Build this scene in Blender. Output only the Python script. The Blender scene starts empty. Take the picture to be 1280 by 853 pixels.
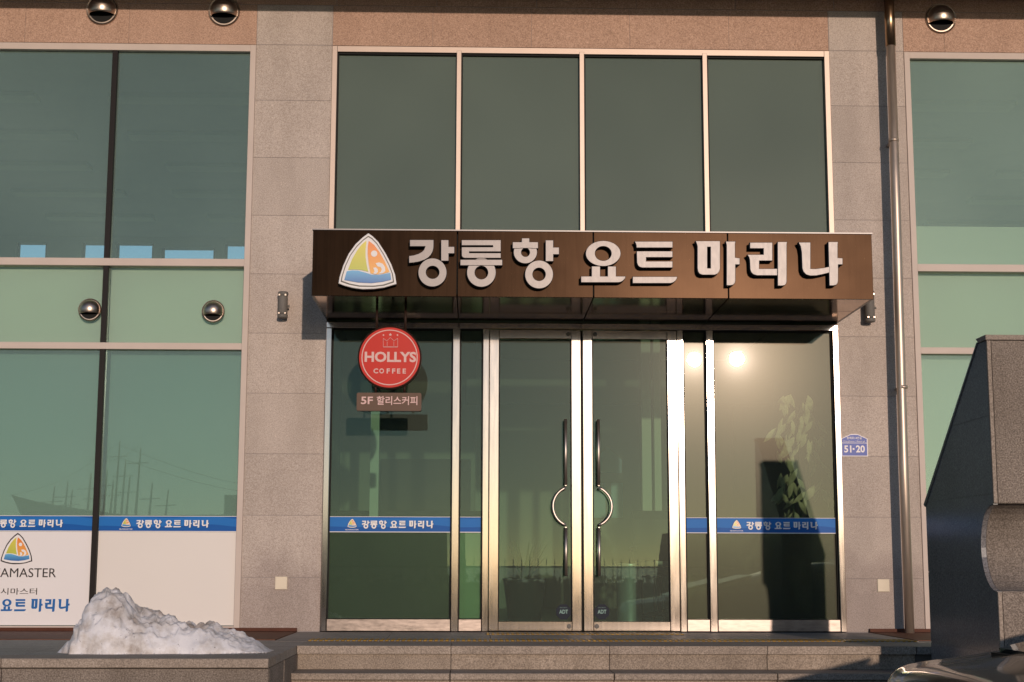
import bpy, bmesh, math, random
from math import sin, cos, pi, radians
from mathutils import Vector, Matrix, noise
random.seed(7)
S = bpy.context.scene
COL = S.collection

# ------------------------------------------------------------------ camera
CAMD, EYE = 11.8, 0.51          # metres in front of the facade, metres above the landing
FPX = 1876.3                    # focal length in pixels of a 1280 px wide frame
YAW, PITCH, ROLL = 0.024038, 0.148344, 0.00243
cf = Vector((sin(YAW)*cos(PITCH), cos(YAW)*cos(PITCH), sin(PITCH)))
cr = Vector((cos(YAW), -sin(YAW), 0)); cu = cr.cross(cf)
cr, cu = cr*cos(ROLL)+cu*sin(ROLL), -cr*sin(ROLL)+cu*cos(ROLL)
cam = bpy.data.cameras.new('camera'); cam.sensor_width = 36; cam.lens = FPX/1280*36
cam.clip_start = 0.1; cam.clip_end = 9000
camo = bpy.data.objects.new('camera', cam); COL.objects.link(camo)
M = Matrix((cr, cu, -cf)).transposed().to_4x4(); M.translation = (0, -CAMD, EYE)
camo.matrix_world = M
S.camera = camo

def ray(px, py):
    return cf*FPX + cr*(px-640) - cu*(py-426.5)
def at(px, py, Y=0.0):
    """the point of the plane y = Y seen at that pixel of the photograph, as (x, z)"""
    d = ray(px, py); t = (CAMD+Y)/d.y
    return (d.x*t, EYE+d.z*t)

# ------------------------------------------------------------------ world, sun
sd = ray(921, 449); SUN = Vector((sd.x, -sd.y, sd.z)).normalized()
SUN_EL = math.asin(SUN.z); SUN_AZ = math.atan2(SUN.x, SUN.y)
W = bpy.data.worlds.new('World'); S.world = W; W.use_nodes = True
nt = W.node_tree
sky = nt.nodes.new('ShaderNodeTexSky'); sky.sky_type = 'NISHITA'; sky.sun_disc = False
sky.sun_elevation = SUN_EL; sky.sun_rotation = SUN_AZ
sky.air_density = 0.6; sky.dust_density = 0.15; sky.ozone_density = 1.2
bgn = nt.nodes['Background']; bgn.inputs[1].default_value = 0.13
nt.links.new(sky.outputs[0], bgn.inputs[0])
sun = bpy.data.lights.new('sun', 'SUN'); sun.energy = 2.65; sun.angle = radians(0.53)
sun.color = (1.0, 0.785, 0.625)
suno = bpy.data.objects.new('sun', sun); COL.objects.link(suno)
suno.rotation_euler = (-SUN).to_track_quat('-Z', 'Y').to_euler(); suno.location = SUN*40
S.view_settings.view_transform = 'Standard'; S.view_settings.look = 'None'
S.view_settings.exposure = 0.0; S.view_settings.gamma = 1.0
S.render.engine = 'CYCLES'
S.cycles.transparent_max_bounces = 24; S.cycles.max_bounces = 9
S.cycles.use_denoising = True
S.cycles.sample_clamp_indirect = 4.0

# ------------------------------------------------------------------ materials
def mat(name):
    m = bpy.data.materials.new(name); m.use_nodes = True
    return m, m.node_tree, m.node_tree.nodes['Principled BSDF']
def N(t, kind, **kw):
    n = t.nodes.new('ShaderNode'+kind)
    for k, v in kw.items(): setattr(n, k, v)
    return n
def coords(t, scale=(1, 1, 1), rnd=True):
    tc = N(t, 'TexCoord'); mp = N(t, 'Mapping'); mp.inputs[3].default_value = scale
    if rnd:
        oi = N(t, 'ObjectInfo'); ml = N(t, 'Math', operation='MULTIPLY'); ml.inputs[1].default_value = 37.0
        ad = N(t, 'VectorMath', operation='ADD')
        t.links.new(oi.outputs['Random'], ml.inputs[0])
        t.links.new(tc.outputs['Object'], ad.inputs[0]); t.links.new(ml.outputs[0], ad.inputs[1])
        t.links.new(ad.outputs[0], mp.inputs[0])
    else:
        t.links.new(tc.outputs['Object'], mp.inputs[0])
    return mp.outputs[0]
def noise_tex(t, co, scale, detail=2, rough=0.5):
    n = N(t, 'TexNoise'); n.inputs['Scale'].default_value = scale
    n.inputs['Detail'].default_value = detail; n.inputs['Roughness'].default_value = rough
    t.links.new(co, n.inputs['Vector']); return n.outputs[0]
def ramp(t, f, stops):
    r = N(t, 'ValToRGB'); e = r.color_ramp.elements
    while len(e) < len(stops): e.new(0.5)
    for i, (p, c) in enumerate(stops):
        e[i].position = p; e[i].color = tuple(c)+(1,) if len(c) == 3 else c
    t.links.new(f, r.inputs[0]); return r.outputs[0]
def mixc(t, f, a, b, mode='MIX'):
    m = N(t, 'Mix', data_type='RGBA', blend_type=mode)
    if isinstance(f, float): m.inputs[0].default_value = f
    else: t.links.new(f, m.inputs[0])
    for k, v in ((6, a), (7, b)):
        if isinstance(v, tuple): m.inputs[k].default_value = v+(1,)
        else: t.links.new(v, m.inputs[k])
    return m.outputs[2]
def bump(t, h, p, strength=0.3, dist=0.002):
    b = N(t, 'Bump'); b.inputs['Strength'].default_value = strength; b.inputs['Distance'].default_value = dist
    t.links.new(h, b.inputs['Height']); t.links.new(b.outputs[0], p.inputs['Normal'])

def granite(name, base, dark, light, rough=0.75, coarse=120, streak=0.25, var=0.12, bmp=0.3, base_dark=False):
    m, t, p = mat(name); co = coords(t)
    a = noise_tex(t, co, coarse, 3, 0.7)
    c = ramp(t, a, [(0.36, dark), (0.5, base), (0.66, light)])
    v = N(t, 'TexVoronoi'); v.inputs['Scale'].default_value = coarse*1.1; t.links.new(co, v.inputs['Vector'])
    fl = ramp(t, v.outputs['Color'], [(0.0, (0.72,)*3), (0.25, (0.95,)*3), (0.86, (1.0,)*3), (1.0, (1.35,)*3)])
    c = mixc(t, 1.0, c, fl, 'MULTIPLY')
    co2 = coords(t, (2.2, 2.2, 0.7), rnd=False)
    s = noise_tex(t, co2, 1.6, 4, 0.6)
    c = mixc(t, streak, c, ramp(t, s, [(0.3, (0.62, 0.58, 0.54)), (0.62, (1.08, 1.06, 1.05))]), 'MULTIPLY')
    oi = N(t, 'ObjectInfo')
    c = mixc(t, 1.0, c, ramp(t, oi.outputs['Random'], [(0, (1-var,)*3), (1, (1+var*0.6,)*3)]), 'MULTIPLY')
    if base_dark:      # noisy darkening towards the foot of the wall
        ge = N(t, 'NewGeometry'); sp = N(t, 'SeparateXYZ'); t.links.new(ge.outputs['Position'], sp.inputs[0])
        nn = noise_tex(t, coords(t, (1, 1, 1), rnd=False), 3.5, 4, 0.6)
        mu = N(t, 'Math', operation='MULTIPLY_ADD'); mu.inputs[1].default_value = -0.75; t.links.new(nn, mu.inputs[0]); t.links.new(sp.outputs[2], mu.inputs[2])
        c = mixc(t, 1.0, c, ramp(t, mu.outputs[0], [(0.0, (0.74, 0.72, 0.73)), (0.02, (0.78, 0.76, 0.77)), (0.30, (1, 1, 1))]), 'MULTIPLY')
    t.links.new(c, p.inputs['Base Color']); p.inputs['Roughness'].default_value = rough
    bump(t, a, p, bmp, 0.003)
    return m
G_pink = granite('granite_pink', (0.455, 0.385, 0.34), (0.33, 0.275, 0.24), (0.55, 0.485, 0.445), coarse=150, bmp=0.12, streak=0.38, var=0.055, base_dark=True)
G_brown = granite('granite_brown', (0.45, 0.29, 0.215), (0.30, 0.19, 0.14), (0.54, 0.375, 0.29), coarse=110, rough=0.9, bmp=0.2, var=0.04)
G_step = granite('granite_step', (0.29, 0.235, 0.185), (0.18, 0.145, 0.115), (0.41, 0.345, 0.285), coarse=120, streak=0.75, bmp=0.15)
G_plinth = granite('granite_plinth', (0.21, 0.175, 0.148), (0.11, 0.09, 0.075), (0.34, 0.29, 0.25), coarse=120, rough=0.9, streak=0.6, bmp=0.6)
G_cope = granite('granite_coping', (0.30, 0.245, 0.20), (0.19, 0.155, 0.13), (0.42, 0.355, 0.30), coarse=120, streak=0.4, bmp=0.15)
G_paving = granite('granite_landing', (0.26, 0.235, 0.215), (0.17, 0.15, 0.14), (0.36, 0.33, 0.31), coarse=90, rough=0.6, streak=0.5)
G_dark = granite('polished_dark_granite', (0.17, 0.163, 0.17), (0.11, 0.106, 0.11), (0.24, 0.232, 0.24), coarse=110, rough=0.2, streak=0.2, bmp=0.0)
G_ground = granite('plaza_paving', (0.13, 0.125, 0.12), (0.08, 0.075, 0.07), (0.19, 0.18, 0.17), coarse=60, rough=0.9, streak=0.5)

def plain(name, col, rough=0.5, metal=0.0, var=0.0, nscale=6, aniso=(1, 1, 1), bmp=0.0, coat=0.0, rvar=0.0):
    m, t, p = mat(name)
    p.inputs['Roughness'].default_value = rough; p.inputs['Metallic'].default_value = metal
    p.inputs['Coat Weight'].default_value = coat
    if metal == 0: p.inputs['Specular IOR Level'].default_value = 0.12 if rough > 0.1 else 0.5
    if var or bmp or rvar:
        co = coords(t, aniso); n = noise_tex(t, co, nscale, 4, 0.6)
        c = mixc(t, ramp(t, n, [(0.3, (0,)*3), (0.7, (1,)*3)]), tuple(x*(1-var) for x in col), tuple(min(1, x*(1+var)) for x in col))
        t.links.new(c, p.inputs['Base Color'])
        if bmp: bump(t, n, p, bmp, 0.002)
        if rvar:
            mr = N(t, 'MapRange'); mr.inputs[3].default_value = rough-rvar; mr.inputs[4].default_value = rough+rvar
            t.links.new(n, mr.inputs[0]); t.links.new(mr.outputs[0], p.inputs['Roughness'])
    else:
        p.inputs['Base Color'].default_value = tuple(col)+(1,)
    return m
steel = plain('brushed_stainless_steel', (0.43, 0.375, 0.335), 0.12, 1.0, var=0.04, nscale=5, aniso=(14, 14, 0.8), rvar=0.03, bmp=0.02)
steel_up = plain('upper_frame_steel', (0.31, 0.25, 0.215), 0.45, 0.75, var=0.03, nscale=4)
steel_dull = plain('worn_stainless_steel', (0.19, 0.16, 0.145), 0.32, 1.0, var=0.2, nscale=9, aniso=(1.5, 3, 6), rvar=0.1)
pipe_steel = plain('pipe_steel', (0.50, 0.41, 0.34), 0.44, 0.75, var=0.14, nscale=4, aniso=(8, 8, 1), rvar=0.06)
hood_steel = plain('vent_hood_steel', (0.46, 0.38, 0.32), 0.36, 1.0, var=0.12, nscale=8, rvar=0.06)
letter_steel = plain('sign_letter_steel', (0.13, 0.122, 0.123), 0.43, 0.86, var=0.05, nscale=9, aniso=(6, 6, 2), rvar=0.05)
letter_side = plain('sign_letter_side', (0.16, 0.15, 0.15), 0.4, 0.7)
alu = plain('pale_painted_aluminium', (0.52, 0.44, 0.395), 0.45, 0.0, var=0.04, nscale=3)
black_alu = plain('black_mullion', (0.018, 0.015, 0.014), 0.35)
gasket = plain('black_gasket', (0.012, 0.012, 0.012), 0.6)
lampgrey = plain('grey_painted_metal', (0.15, 0.14, 0.13), 0.55, 0.0, var=0.1)
red_rim = plain('dark_sign_rim', (0.03, 0.016, 0.012), 0.4)
cream = plain('cream_plastic', (0.66, 0.58, 0.46), 0.5, var=0.04)
wood = plain('brown_deck_board', (0.12, 0.05, 0.03), 0.6, var=0.3, nscale=12, aniso=(1, 12, 12))
wood_red = plain('red_brown_edge_board', (0.085, 0.03, 0.018), 0.55, var=0.2, nscale=10)
white_film = plain('white_printed_film', (0.70, 0.675, 0.685), 0.35, var=0.012, nscale=0.8)
cream_film = plain('cream_printed_film', (0.68, 0.64, 0.61), 0.35, var=0.02, nscale=0.8)
handle_steel = plain('handle_steel', (0.55, 0.47, 0.42), 0.42, 1.0, var=0.05)
print_white = plain('print_white', (0.74, 0.72, 0.72), 0.4)
print_blue = plain('print_blue', (0.02, 0.12, 0.36), 0.4)
print_black = plain('print_black', (0.035, 0.03, 0.032), 0.4)
print_shadow = plain('print_letter_outline', (0.01, 0.05, 0.17), 0.4)
wave_blue = plain('print_wave_blue', (0.03, 0.19, 0.50), 0.4)
concrete = plain('interior_plaster', (0.60, 0.62, 0.60), 0.8, var=0.06, nscale=1)
hallp = plain('hall_wall_paint', (0.27, 0.29, 0.24), 0.8, var=0.08, nscale=0.7)
int_dark = plain('interior_dark_wood', (0.05, 0.035, 0.028), 0.6, var=0.2)
int_floor = plain('interior_floor_tile', (0.16, 0.16, 0.15), 0.35, var=0.1)
int_white = plain('interior_white_paint', (0.68, 0.72, 0.64), 0.6)
spandrel = plain('spandrel_back_panel', (0.45, 0.46, 0.435), 0.7, var=0.03, nscale=1)
blind = plain('pale_blind_fabric', (0.46, 0.45, 0.38), 0.8, var=0.04, nscale=1)
blind_low = plain('green_roller_blind', (0.22, 0.285, 0.25), 0.8, var=0.05, nscale=0.8)
brown_plate = plain('brown_sign_plate', (0.115, 0.07, 0.05), 0.45, var=0.06)
rubber = plain('black_rubber', (0.015, 0.015, 0.016), 0.7)
leafm = plain('pale_dry_leaf', (0.72, 0.72, 0.54), 0.55, var=0.25, nscale=14)
leafg = plain('green_leaf', (0.06, 0.10, 0.045), 0.5, var=0.3, nscale=14)
chair_black = plain('black_vinyl', (0.015, 0.015, 0.014), 0.45)

def bronze(name, col, rough, strk):
    m, t, p = mat(name); p.inputs['Metallic'].default_value = 1.0
    co = coords(t, (12, 12, 0.5), rnd=True); n = noise_tex(t, co, 3.2, 4, 0.6)
    co2 = coords(t, (1, 1, 1.0), rnd=False); n2 = noise_tex(t, co2, 2.2, 3, 0.55)
    c = ramp(t, n, [(0.30, tuple(x*(1-strk) for x in col)), (0.52, col), (0.75, tuple(x*(1+strk*0.6) for x in col))])
    c = mixc(t, 0.5, c, ramp(t, n2, [(0.3, (0.6, 0.58, 0.58)), (0.65, (1.1, 1.08, 1.05))]), 'MULTIPLY')
    t.links.new(c, p.inputs['Base Color'])
    mr = N(t, 'MapRange'); mr.inputs[3].default_value = rough-0.02; mr.inputs[4].default_value = rough+0.03
    t.links.new(n, mr.inputs[0]); t.links.new(mr.outputs[0], p.inputs['Roughness'])
    return m
fascia_m = bronze('bronze_fascia', (0.0105, 0.0062, 0.0039), 0.27, 0.13)
soffit_m = bronze('bronze_soffit', (0.46, 0.28, 0.165), 0.10, 0.12)

def glass(name, tint, r, refl=(0.8, 1.0, 0.9), haze=0.008, dirt=0.03, dirtc=(0.3, 0.33, 0.27), wav=0.0):
    """window glass: tinted see-through part, mirror part, and a thin film of dust that spreads the sun"""
    m = bpy.data.materials.new(name); m.use_nodes = True; t = m.node_tree
    t.nodes.remove(t.nodes['Principled BSDF']); out = t.nodes['Material Output']
    tr = N(t, 'BsdfTransparent'); tr.inputs[0].default_value = tint+(1,)
    g0 = N(t, 'BsdfGlossy'); g0.inputs[0].default_value = refl+(1,); g0.inputs['Roughness'].default_value = 0.0
    g1 = N(t, 'BsdfGlossy'); g1.inputs[0].default_value = (1, .90, .72, 1); g1.inputs['Roughness'].default_value = 0.17
    g2 = N(t, 'BsdfGlossy'); g2.inputs[0].default_value = (1, .92, .74, 1); g2.inputs['Roughness'].default_value = 0.33
    df = N(t, 'BsdfDiffuse'); df.inputs[0].default_value = dirtc+(1,)
    fr = N(t, 'Fresnel'); fr.inputs[0].default_value = 1.5
    ad = N(t, 'Math', operation='ADD'); ad.inputs[1].default_value = r; ad.use_clamp = True
    t.links.new(fr.outputs[0], ad.inputs[0])
    def mx(f, a, b):
        x = N(t, 'MixShader')
        if isinstance(f, float): x.inputs[0].default_value = f
        else: t.links.new(f, x.inputs[0])
        t.links.new(a, x.inputs[1]); t.links.new(b, x.inputs[2]); return x.outputs[0]
    s = mx(ad.outputs[0], tr.outputs[0], g0.outputs[0])
    co = coords(t, (1, 1, 1)); n = noise_tex(t, co, 0.7, 2, 0.4)
    mr = N(t, 'MapRange'); mr.inputs[1].default_value = 0.3; mr.inputs[2].default_value = 0.7
    mr.inputs[3].default_value = dirt*0.85; mr.inputs[4].default_value = dirt*1.15
    t.links.new(n, mr.inputs[0])
    s = mx(mr.outputs[0], s, df.outputs[0])
    s = mx(haze*0.10, s, g1.outputs[0])
    s = mx(haze*0.30, s, g2.outputs[0])
    g3 = N(t, 'BsdfGlossy'); g3.inputs['Roughness'].default_value = 0.075
    s = mx(haze*0.012, s, g3.outputs[0])
    if wav:
        b = N(t, 'Bump'); b.inputs['Strength'].default_value = wav; b.inputs['Distance'].default_value = 0.02
        t.links.new(noise_tex(t, coords(t, (1, 1, 0.5)), 3.0, 1, 0.4), b.inputs['Height'])
        t.links.new(b.outputs[0], g0.inputs['Normal'])
    t.links.new(s, out.inputs[0])
    return m
tint_edge = bpy.data.materials.new('clear_glass_back'); tint_edge.use_nodes = True
_t = tint_edge.node_tree; _t.nodes.remove(_t.nodes['Principled BSDF'])
_tr = N(_t, 'BsdfTransparent'); _tr.inputs[0].default_value = (0.97, 1, 0.98, 1); _t.links.new(_tr.outputs[0], _t.nodes['Material Output'].inputs[0])
GL_side = glass('green_tinted_glass', (0.70, 0.84, 0.79), 0.035, (0.70, 1.0, 0.88), haze=0.003, dirt=0.26, dirtc=(0.33, 0.46, 0.41))
GL_right = glass('pale_green_tinted_glass', (0.72, 0.86, 0.80), 0.04, (0.70, 1.0, 0.88), haze=0.003, dirt=0.26, dirtc=(0.52, 0.72, 0.60))
GL_span = glass('spandrel_glass', (0.80, 0.90, 0.84), 0.01, (0.7, 1.0, 0.85), haze=0.004, dirt=0.04)
GL_upper = glass('dark_upper_glass', (0.34, 0.40, 0.33), 0.01, (0.75, 0.9, 0.8), haze=0.004, dirt=0.48, dirtc=(0.19, 0.24, 0.20))
GL_ent = glass('entrance_glass', (0.41, 0.56, 0.47), 0.0, (0.62, 0.92, 0.80), haze=0.009, dirt=0.095, dirtc=(0.21, 0.31, 0.26))
GL_big = glass('dusty_entrance_glass', (0.40, 0.46, 0.36), 0.0, (0.75, 0.92, 0.75), haze=0.018, dirt=0.075, dirtc=(0.24, 0.27, 0.21))

def film(name, col, lines=0.0):
    m, t, p = mat(name); co = coords(t, (1, 1, 0.6)); n = noise_tex(t, co, 2.6, 3, 0.5)
    c = ramp(t, n, [(0.35, tuple(x*0.9 for x in col)), (0.62, tuple(x*1.06 for x in col)), (0.70, tuple(x*2.0 for x in col))])  # brightest noise patches paint wavy light caustics into the film colour
    t.links.new(c, p.inputs['Base Color']); p.inputs['Roughness'].default_value = 0.16
    p.inputs['Specular IOR Level'].default_value = 0.6
    bump(t, noise_tex(t, coords(t, (1, 1, 0.35)), 4.0, 1, 0.4), p, 0.12, 0.02)
    return m
F_olive = film('olive_privacy_film', (0.085, 0.088, 0.045))
F_green = film('pale_green_privacy_film', (0.34, 0.44, 0.25))
F_dark = film('dark_privacy_film', (0.032, 0.036, 0.024))
F_darkg = film('dark_green_privacy_film', (0.05, 0.065, 0.035))

def banner_mat():
    m, t, p = mat('blue_banner_print')
    co = coords(t, (1, 1, 1), rnd=False)
    w = N(t, 'TexWave', wave_type='BANDS', bands_direction='Z'); w.inputs['Scale'].default_value = 2.6
    w.inputs['Distortion'].default_value = 5.0; w.inputs['Detail'].default_value = 0.5; w.inputs['Detail Scale'].default_value = 0.6
    t.links.new(co, w.inputs['Vector'])
    c = ramp(t, w.outputs['Fac'], [(0.45, (0.012, 0.095, 0.35)), (0.52, (0.02, 0.15, 0.46))])
    t.links.new(c, p.inputs['Base Color']); p.inputs['Roughness'].default_value = 0.4; p.inputs['Specular IOR Level'].default_value = 0.08
    return m
banner_m = banner_mat()
def grad(name, c0, c1, z0, z1, rough=0.35):
    m, t, p = mat(name); tc = N(t, 'TexCoord'); sp = N(t, 'SeparateXYZ'); mr = N(t, 'MapRange')
    t.links.new(tc.outputs['Generated'], sp.inputs[0]); t.links.new(sp.outputs[2], mr.inputs[0])
    mr.inputs[1].default_value = z0; mr.inputs[2].default_value = z1
    t.links.new(ramp(t, mr.outputs[0], [(0, c0), (1, c1)]), p.inputs['Base Color']); p.inputs['Roughness'].default_value = rough
    return m
sail_y = grad('sail_yellow_green', (0.42, 0.45, 0.05), (0.62, 0.52, 0.06), 0, 1)
sail_o = grad('sail_orange', (0.72, 0.36, 0.06), (0.70, 0.17, 0.015), 0, 1)
sea_b = grad('logo_sea_blue', (0.012, 0.11, 0.36), (0.10, 0.36, 0.62), 0, 1)
disc_red = plain('sign_red', (0.50, 0.022, 0.014), 0.35, var=0.03)
sign_print = plain('sign_pale_print', (0.62, 0.42, 0.40), 0.4)
plate_blue = plain('plate_blue', (0.035, 0.075, 0.36), 0.3, var=0.1, nscale=10)
plate_white = plain('plate_white', (0.70, 0.66, 0.68), 0.3)

# ------------------------------------------------------------------ geometry helpers
class G:
    def __init__(s): s.v = []; s.f = []; s.m = []; s.sm = []
    def add(s, vs, fs, mi=0, smooth=False):
        b = len(s.v); s.v += [tuple(v) for v in vs]
        for f in fs: s.f.append([b+i for i in f]); s.m.append(mi); s.sm.append(smooth)
        return s
    def box(s, x0, x1, y0, y1, z0, z1, mi=0, fm=None):
        vs = [(x, y, z) for x in (x0, x1) for y in (y0, y1) for z in (z0, z1)]
        fs = [(0, 1, 3, 2), (4, 6, 7, 5), (0, 4, 5, 1), (2, 3, 7, 6), (0, 2, 6, 4), (1, 5, 7, 3)]
        s.add(vs, fs, mi)
        if fm is not None: s.m[-4] = fm      # front (-y) face
        return s
    def slab(s, x0, x1, y0, y1, z0, z1, c=0.003, mi=0):
        """box whose front (-y) face has chamfered edges"""
        vs = [(x0, y1, z0), (x1, y1, z0), (x1, y1, z1), (x0, y1, z1),
              (x0, y0+c, z0), (x1, y0+c, z0), (x1, y0+c, z1), (x0, y0+c, z1),
              (x0+c, y0, z0+c), (x1-c, y0, z0+c), (x1-c, y0, z1-c), (x0+c, y0, z1-c)]
        fs = [(0, 3, 2, 1), (0, 1, 5, 4), (1, 2, 6, 5), (2, 3, 7, 6), (3, 0, 4, 7),
              (4, 5, 9, 8), (5, 6, 10, 9), (6, 7, 11, 10), (7, 4, 8, 11), (8, 9, 10, 11)]
        return s.add(vs, fs, mi)
    def tube(s, pts, r, n=12, mi=0, cap=True, smooth=True):
        pts = [Vector(p) for p in pts]; rs = r if isinstance(r, (list, tuple)) else [r]*len(pts)
        b = len(s.v); a = None
        for i, p in enumerate(pts):
            d = (pts[min(i+1, len(pts)-1)]-pts[max(i-1, 0)]).normalized()
            if a is None:
                a = d.cross(Vector((0, 0, 1)));  a = a if a.length > 1e-3 else d.cross(Vector((1, 0, 0)))
            a = (a-d*a.dot(d)).normalized(); c = d.cross(a)
            for k in range(n):
                q = p+(a*cos(2*pi*k/n)+c*sin(2*pi*k/n))*rs[i]; s.v.append(tuple(q))
        for i in range(len(pts)-1):
            for k in range(n):
                s.f.append([b+i*n+k, b+i*n+(k+1) % n, b+(i+1)*n+(k+1) % n, b+(i+1)*n+k]); s.m.append(mi); s.sm.append(smooth)
        if cap:
            s.f.append([b+k for k in range(n)][::-1]); s.f.append([b+(len(pts)-1)*n+k for k in range(n)]); s.m += [mi]*2; s.sm += [False]*2
        return s
    def prism_x(s, prof, x0, x1, mi=0):
        """profile [(y, z)] extruded along x"""
        n = len(prof)
        vs = [(x0, y, z) for y, z in prof]+[(x1, y, z) for y, z in prof]
        fs = [list(range(n)), list(range(n, 2*n))[::-1]]+[(i, (i+1) % n, n+(i+1) % n, n+i) for i in range(n)]
        return s.add(vs, fs, mi)
    def prism_y(s, prof, y0, y1, mi=0):
        """profile [(x, z)] extruded along y"""
        n = len(prof)
        vs = [(x, y0, z) for x, z in prof]+[(x, y1, z) for x, z in prof]
        fs = [list(range(n)), list(range(n, 2*n))[::-1]]+[(i, (i+1) % n, n+(i+1) % n, n+i) for i in range(n)]
        return s.add(vs, fs, mi)
    def lathe_y(s, cx, cz, prof, n=32, mi=0):
        """profile [(r, y)] turned about the axis (cx, *, cz)"""
        b = len(s.v)
        for r, y in prof:
            for k in range(n): s.v.append((cx+r*cos(2*pi*k/n), y, cz+r*sin(2*pi*k/n)))
        for i in range(len(prof)-1):
            for k in range(n):
                s.f.append([b+i*n+k, b+i*n+(k+1) % n, b+(i+1)*n+(k+1) % n, b+(i+1)*n+k]); s.m.append(mi); s.sm.append(False)
        return s
    def lathe_z(s, cx, cy, prof, n=24, mi=0, smooth=True):
        b = len(s.v)
        for r, z in prof:
            for k in range(n): s.v.append((cx+r*cos(2*pi*k/n), cy+r*sin(2*pi*k/n), z))
        for i in range(len(prof)-1):
            for k in range(n):
                s.f.append([b+i*n+k, b+i*n+(k+1) % n, b+(i+1)*n+(k+1) % n, b+(i+1)*n+k]); s.m.append(mi); s.sm.append(smooth)
        return s
    def mesh(s, name, mats):
        me = bpy.data.meshes.new(name); me.from_pydata(s.v, [], s.f)
        for m_ in (mats if isinstance(mats, (list, tuple)) else [mats]): me.materials.append(m_)
        me.polygons.foreach_set('material_index', s.m); me.polygons.foreach_set('use_smooth', s.sm)
        bm = bmesh.new(); bm.from_mesh(me); bmesh.ops.recalc_face_normals(bm, faces=bm.faces); bm.to_mesh(me); bm.free()
        me.update(); return me

def tag(o, label=None, cat=None, group=None, kind=None):
    if label: o['label'] = label
    if cat: o['category'] = cat
    if group: o['group'] = group
    if kind: o['kind'] = kind
    return o
def thing(name, loc, label, cat, group=None):
    o = bpy.data.objects.new(name, None); o.location = loc; o.empty_display_size = 0.1
    COL.objects.link(o); return tag(o, label, cat, group)
ORG = {}
def wloc(o):
    v = Vector(o.location)
    return v+wloc(o.parent) if o.parent else v
def part(name, g, mats, parent=None, label=None, org=None):
    """g is built in world coordinates; the object's origin is put at org (default the parent's)"""
    base = wloc(parent) if parent else Vector((0, 0, 0))
    org = Vector(org) if org is not None else base
    me = g.mesh(name, mats) if isinstance(g, G) else g
    if org.length > 0: me.transform(Matrix.Translation(-org))
    o = bpy.data.objects.new(name, me); COL.objects.link(o)
    o.parent = parent; o.location = org-base
    if label: o['label'] = label
    return o
def inst(name, me, parent, world_loc):
    o = bpy.data.objects.new(name, me); COL.objects.link(o); o.parent = parent
    o.location = Vector(world_loc)-(wloc(parent) if parent else Vector()); return o
def structure(name, g, mats):
    return tag(part(name, g, mats), kind='structure')

def curve_mesh(loops, depth, bevel=0.0):
    """even-odd filled outlines [(x, z)...] -> solid lying in the xz plane, centred on y = 0"""
    cu_ = bpy.data.curves.new('c', 'CURVE'); cu_.dimensions = '2D'; cu_.fill_mode = 'BOTH'
    cu_.extrude = depth/2-bevel; cu_.bevel_depth = bevel; cu_.bevel_resolution = 0; cu_.offset = -bevel
    for lp in loops:
        sp = cu_.splines.new('POLY'); sp.points.add(len(lp)-1); sp.use_cyclic_u = True
        for i, (x, z) in enumerate(lp): sp.points[i].co = (x, z, 0, 1)
    o = bpy.data.objects.new('c', cu_); COL.objects.link(o)
    me = bpy.data.meshes.new_from_object(o.evaluated_get(bpy.context.evaluated_depsgraph_get()))
    bpy.data.objects.remove(o); bpy.data.curves.remove(cu_)
    me.transform(Matrix.Rotation(pi/2, 4, 'X'))
    return me
def to_g(me, g=None, off=(0, 0, 0), mi=0, front_mi=None):
    g = g or G(); b = len(g.v)
    g.v += [(v.co.x+off[0], v.co.y+off[1], v.co.z+off[2]) for v in me.vertices]
    for p_ in me.polygons:
        g.f.append([b+i for i in p_.vertices]); g.sm.append(False)
        g.m.append(front_mi if (front_mi is not None and abs(p_.normal.y) > 0.5) else mi)
    return g
TXT = {}
def text_g(s, x0, x1, z0, z1, y, bold=0.0, depth=0.002, g=None, mi=0, keep=False):
    """a line of writing fitted to the box x0..x1, z0..z1, standing proud of the plane y"""
    c = bpy.data.curves.new('t', 'FONT'); c.body = s; c.offset = bold; c.resolution_u = 3
    o = bpy.data.objects.new('t', c); COL.objects.link(o)
    me = bpy.data.meshes.new_from_object(o.evaluated_get(bpy.context.evaluated_depsgraph_get()))
    bpy.data.objects.remove(o)
    xs = [v.co.x for v in me.vertices]; ys = [v.co.y for v in me.vertices]
    ax, bx, ay, by = min(xs), max(xs), min(ys), max(ys)
    sx = (x1-x0)/(bx-ax); sz = (z1-z0)/(by-ay)
    g = g or G(); b = len(g.v); n = len(me.vertices)
    for yy in (y-depth, y):
        g.v += [(x0+(v.co.x-ax)*sx, yy, z0+(v.co.y-ay)*sz) for v in me.vertices]
    ec = {}
    for p_ in me.polygons:
        vs = list(p_.vertices); g.f.append([b+i for i in vs]); g.m.append(mi); g.sm.append(False)
        for i in range(len(vs)):
            k = (vs[i], vs[(i+1) % len(vs)]); ec[k] = 1
    for (i, j) in ec:
        if (j, i) not in ec:
            g.f.append([b+i, b+j, b+n+j, b+n+i]); g.m.append(mi); g.sm.append(False)
    bpy.data.meshes.remove(me)
    return g

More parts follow.
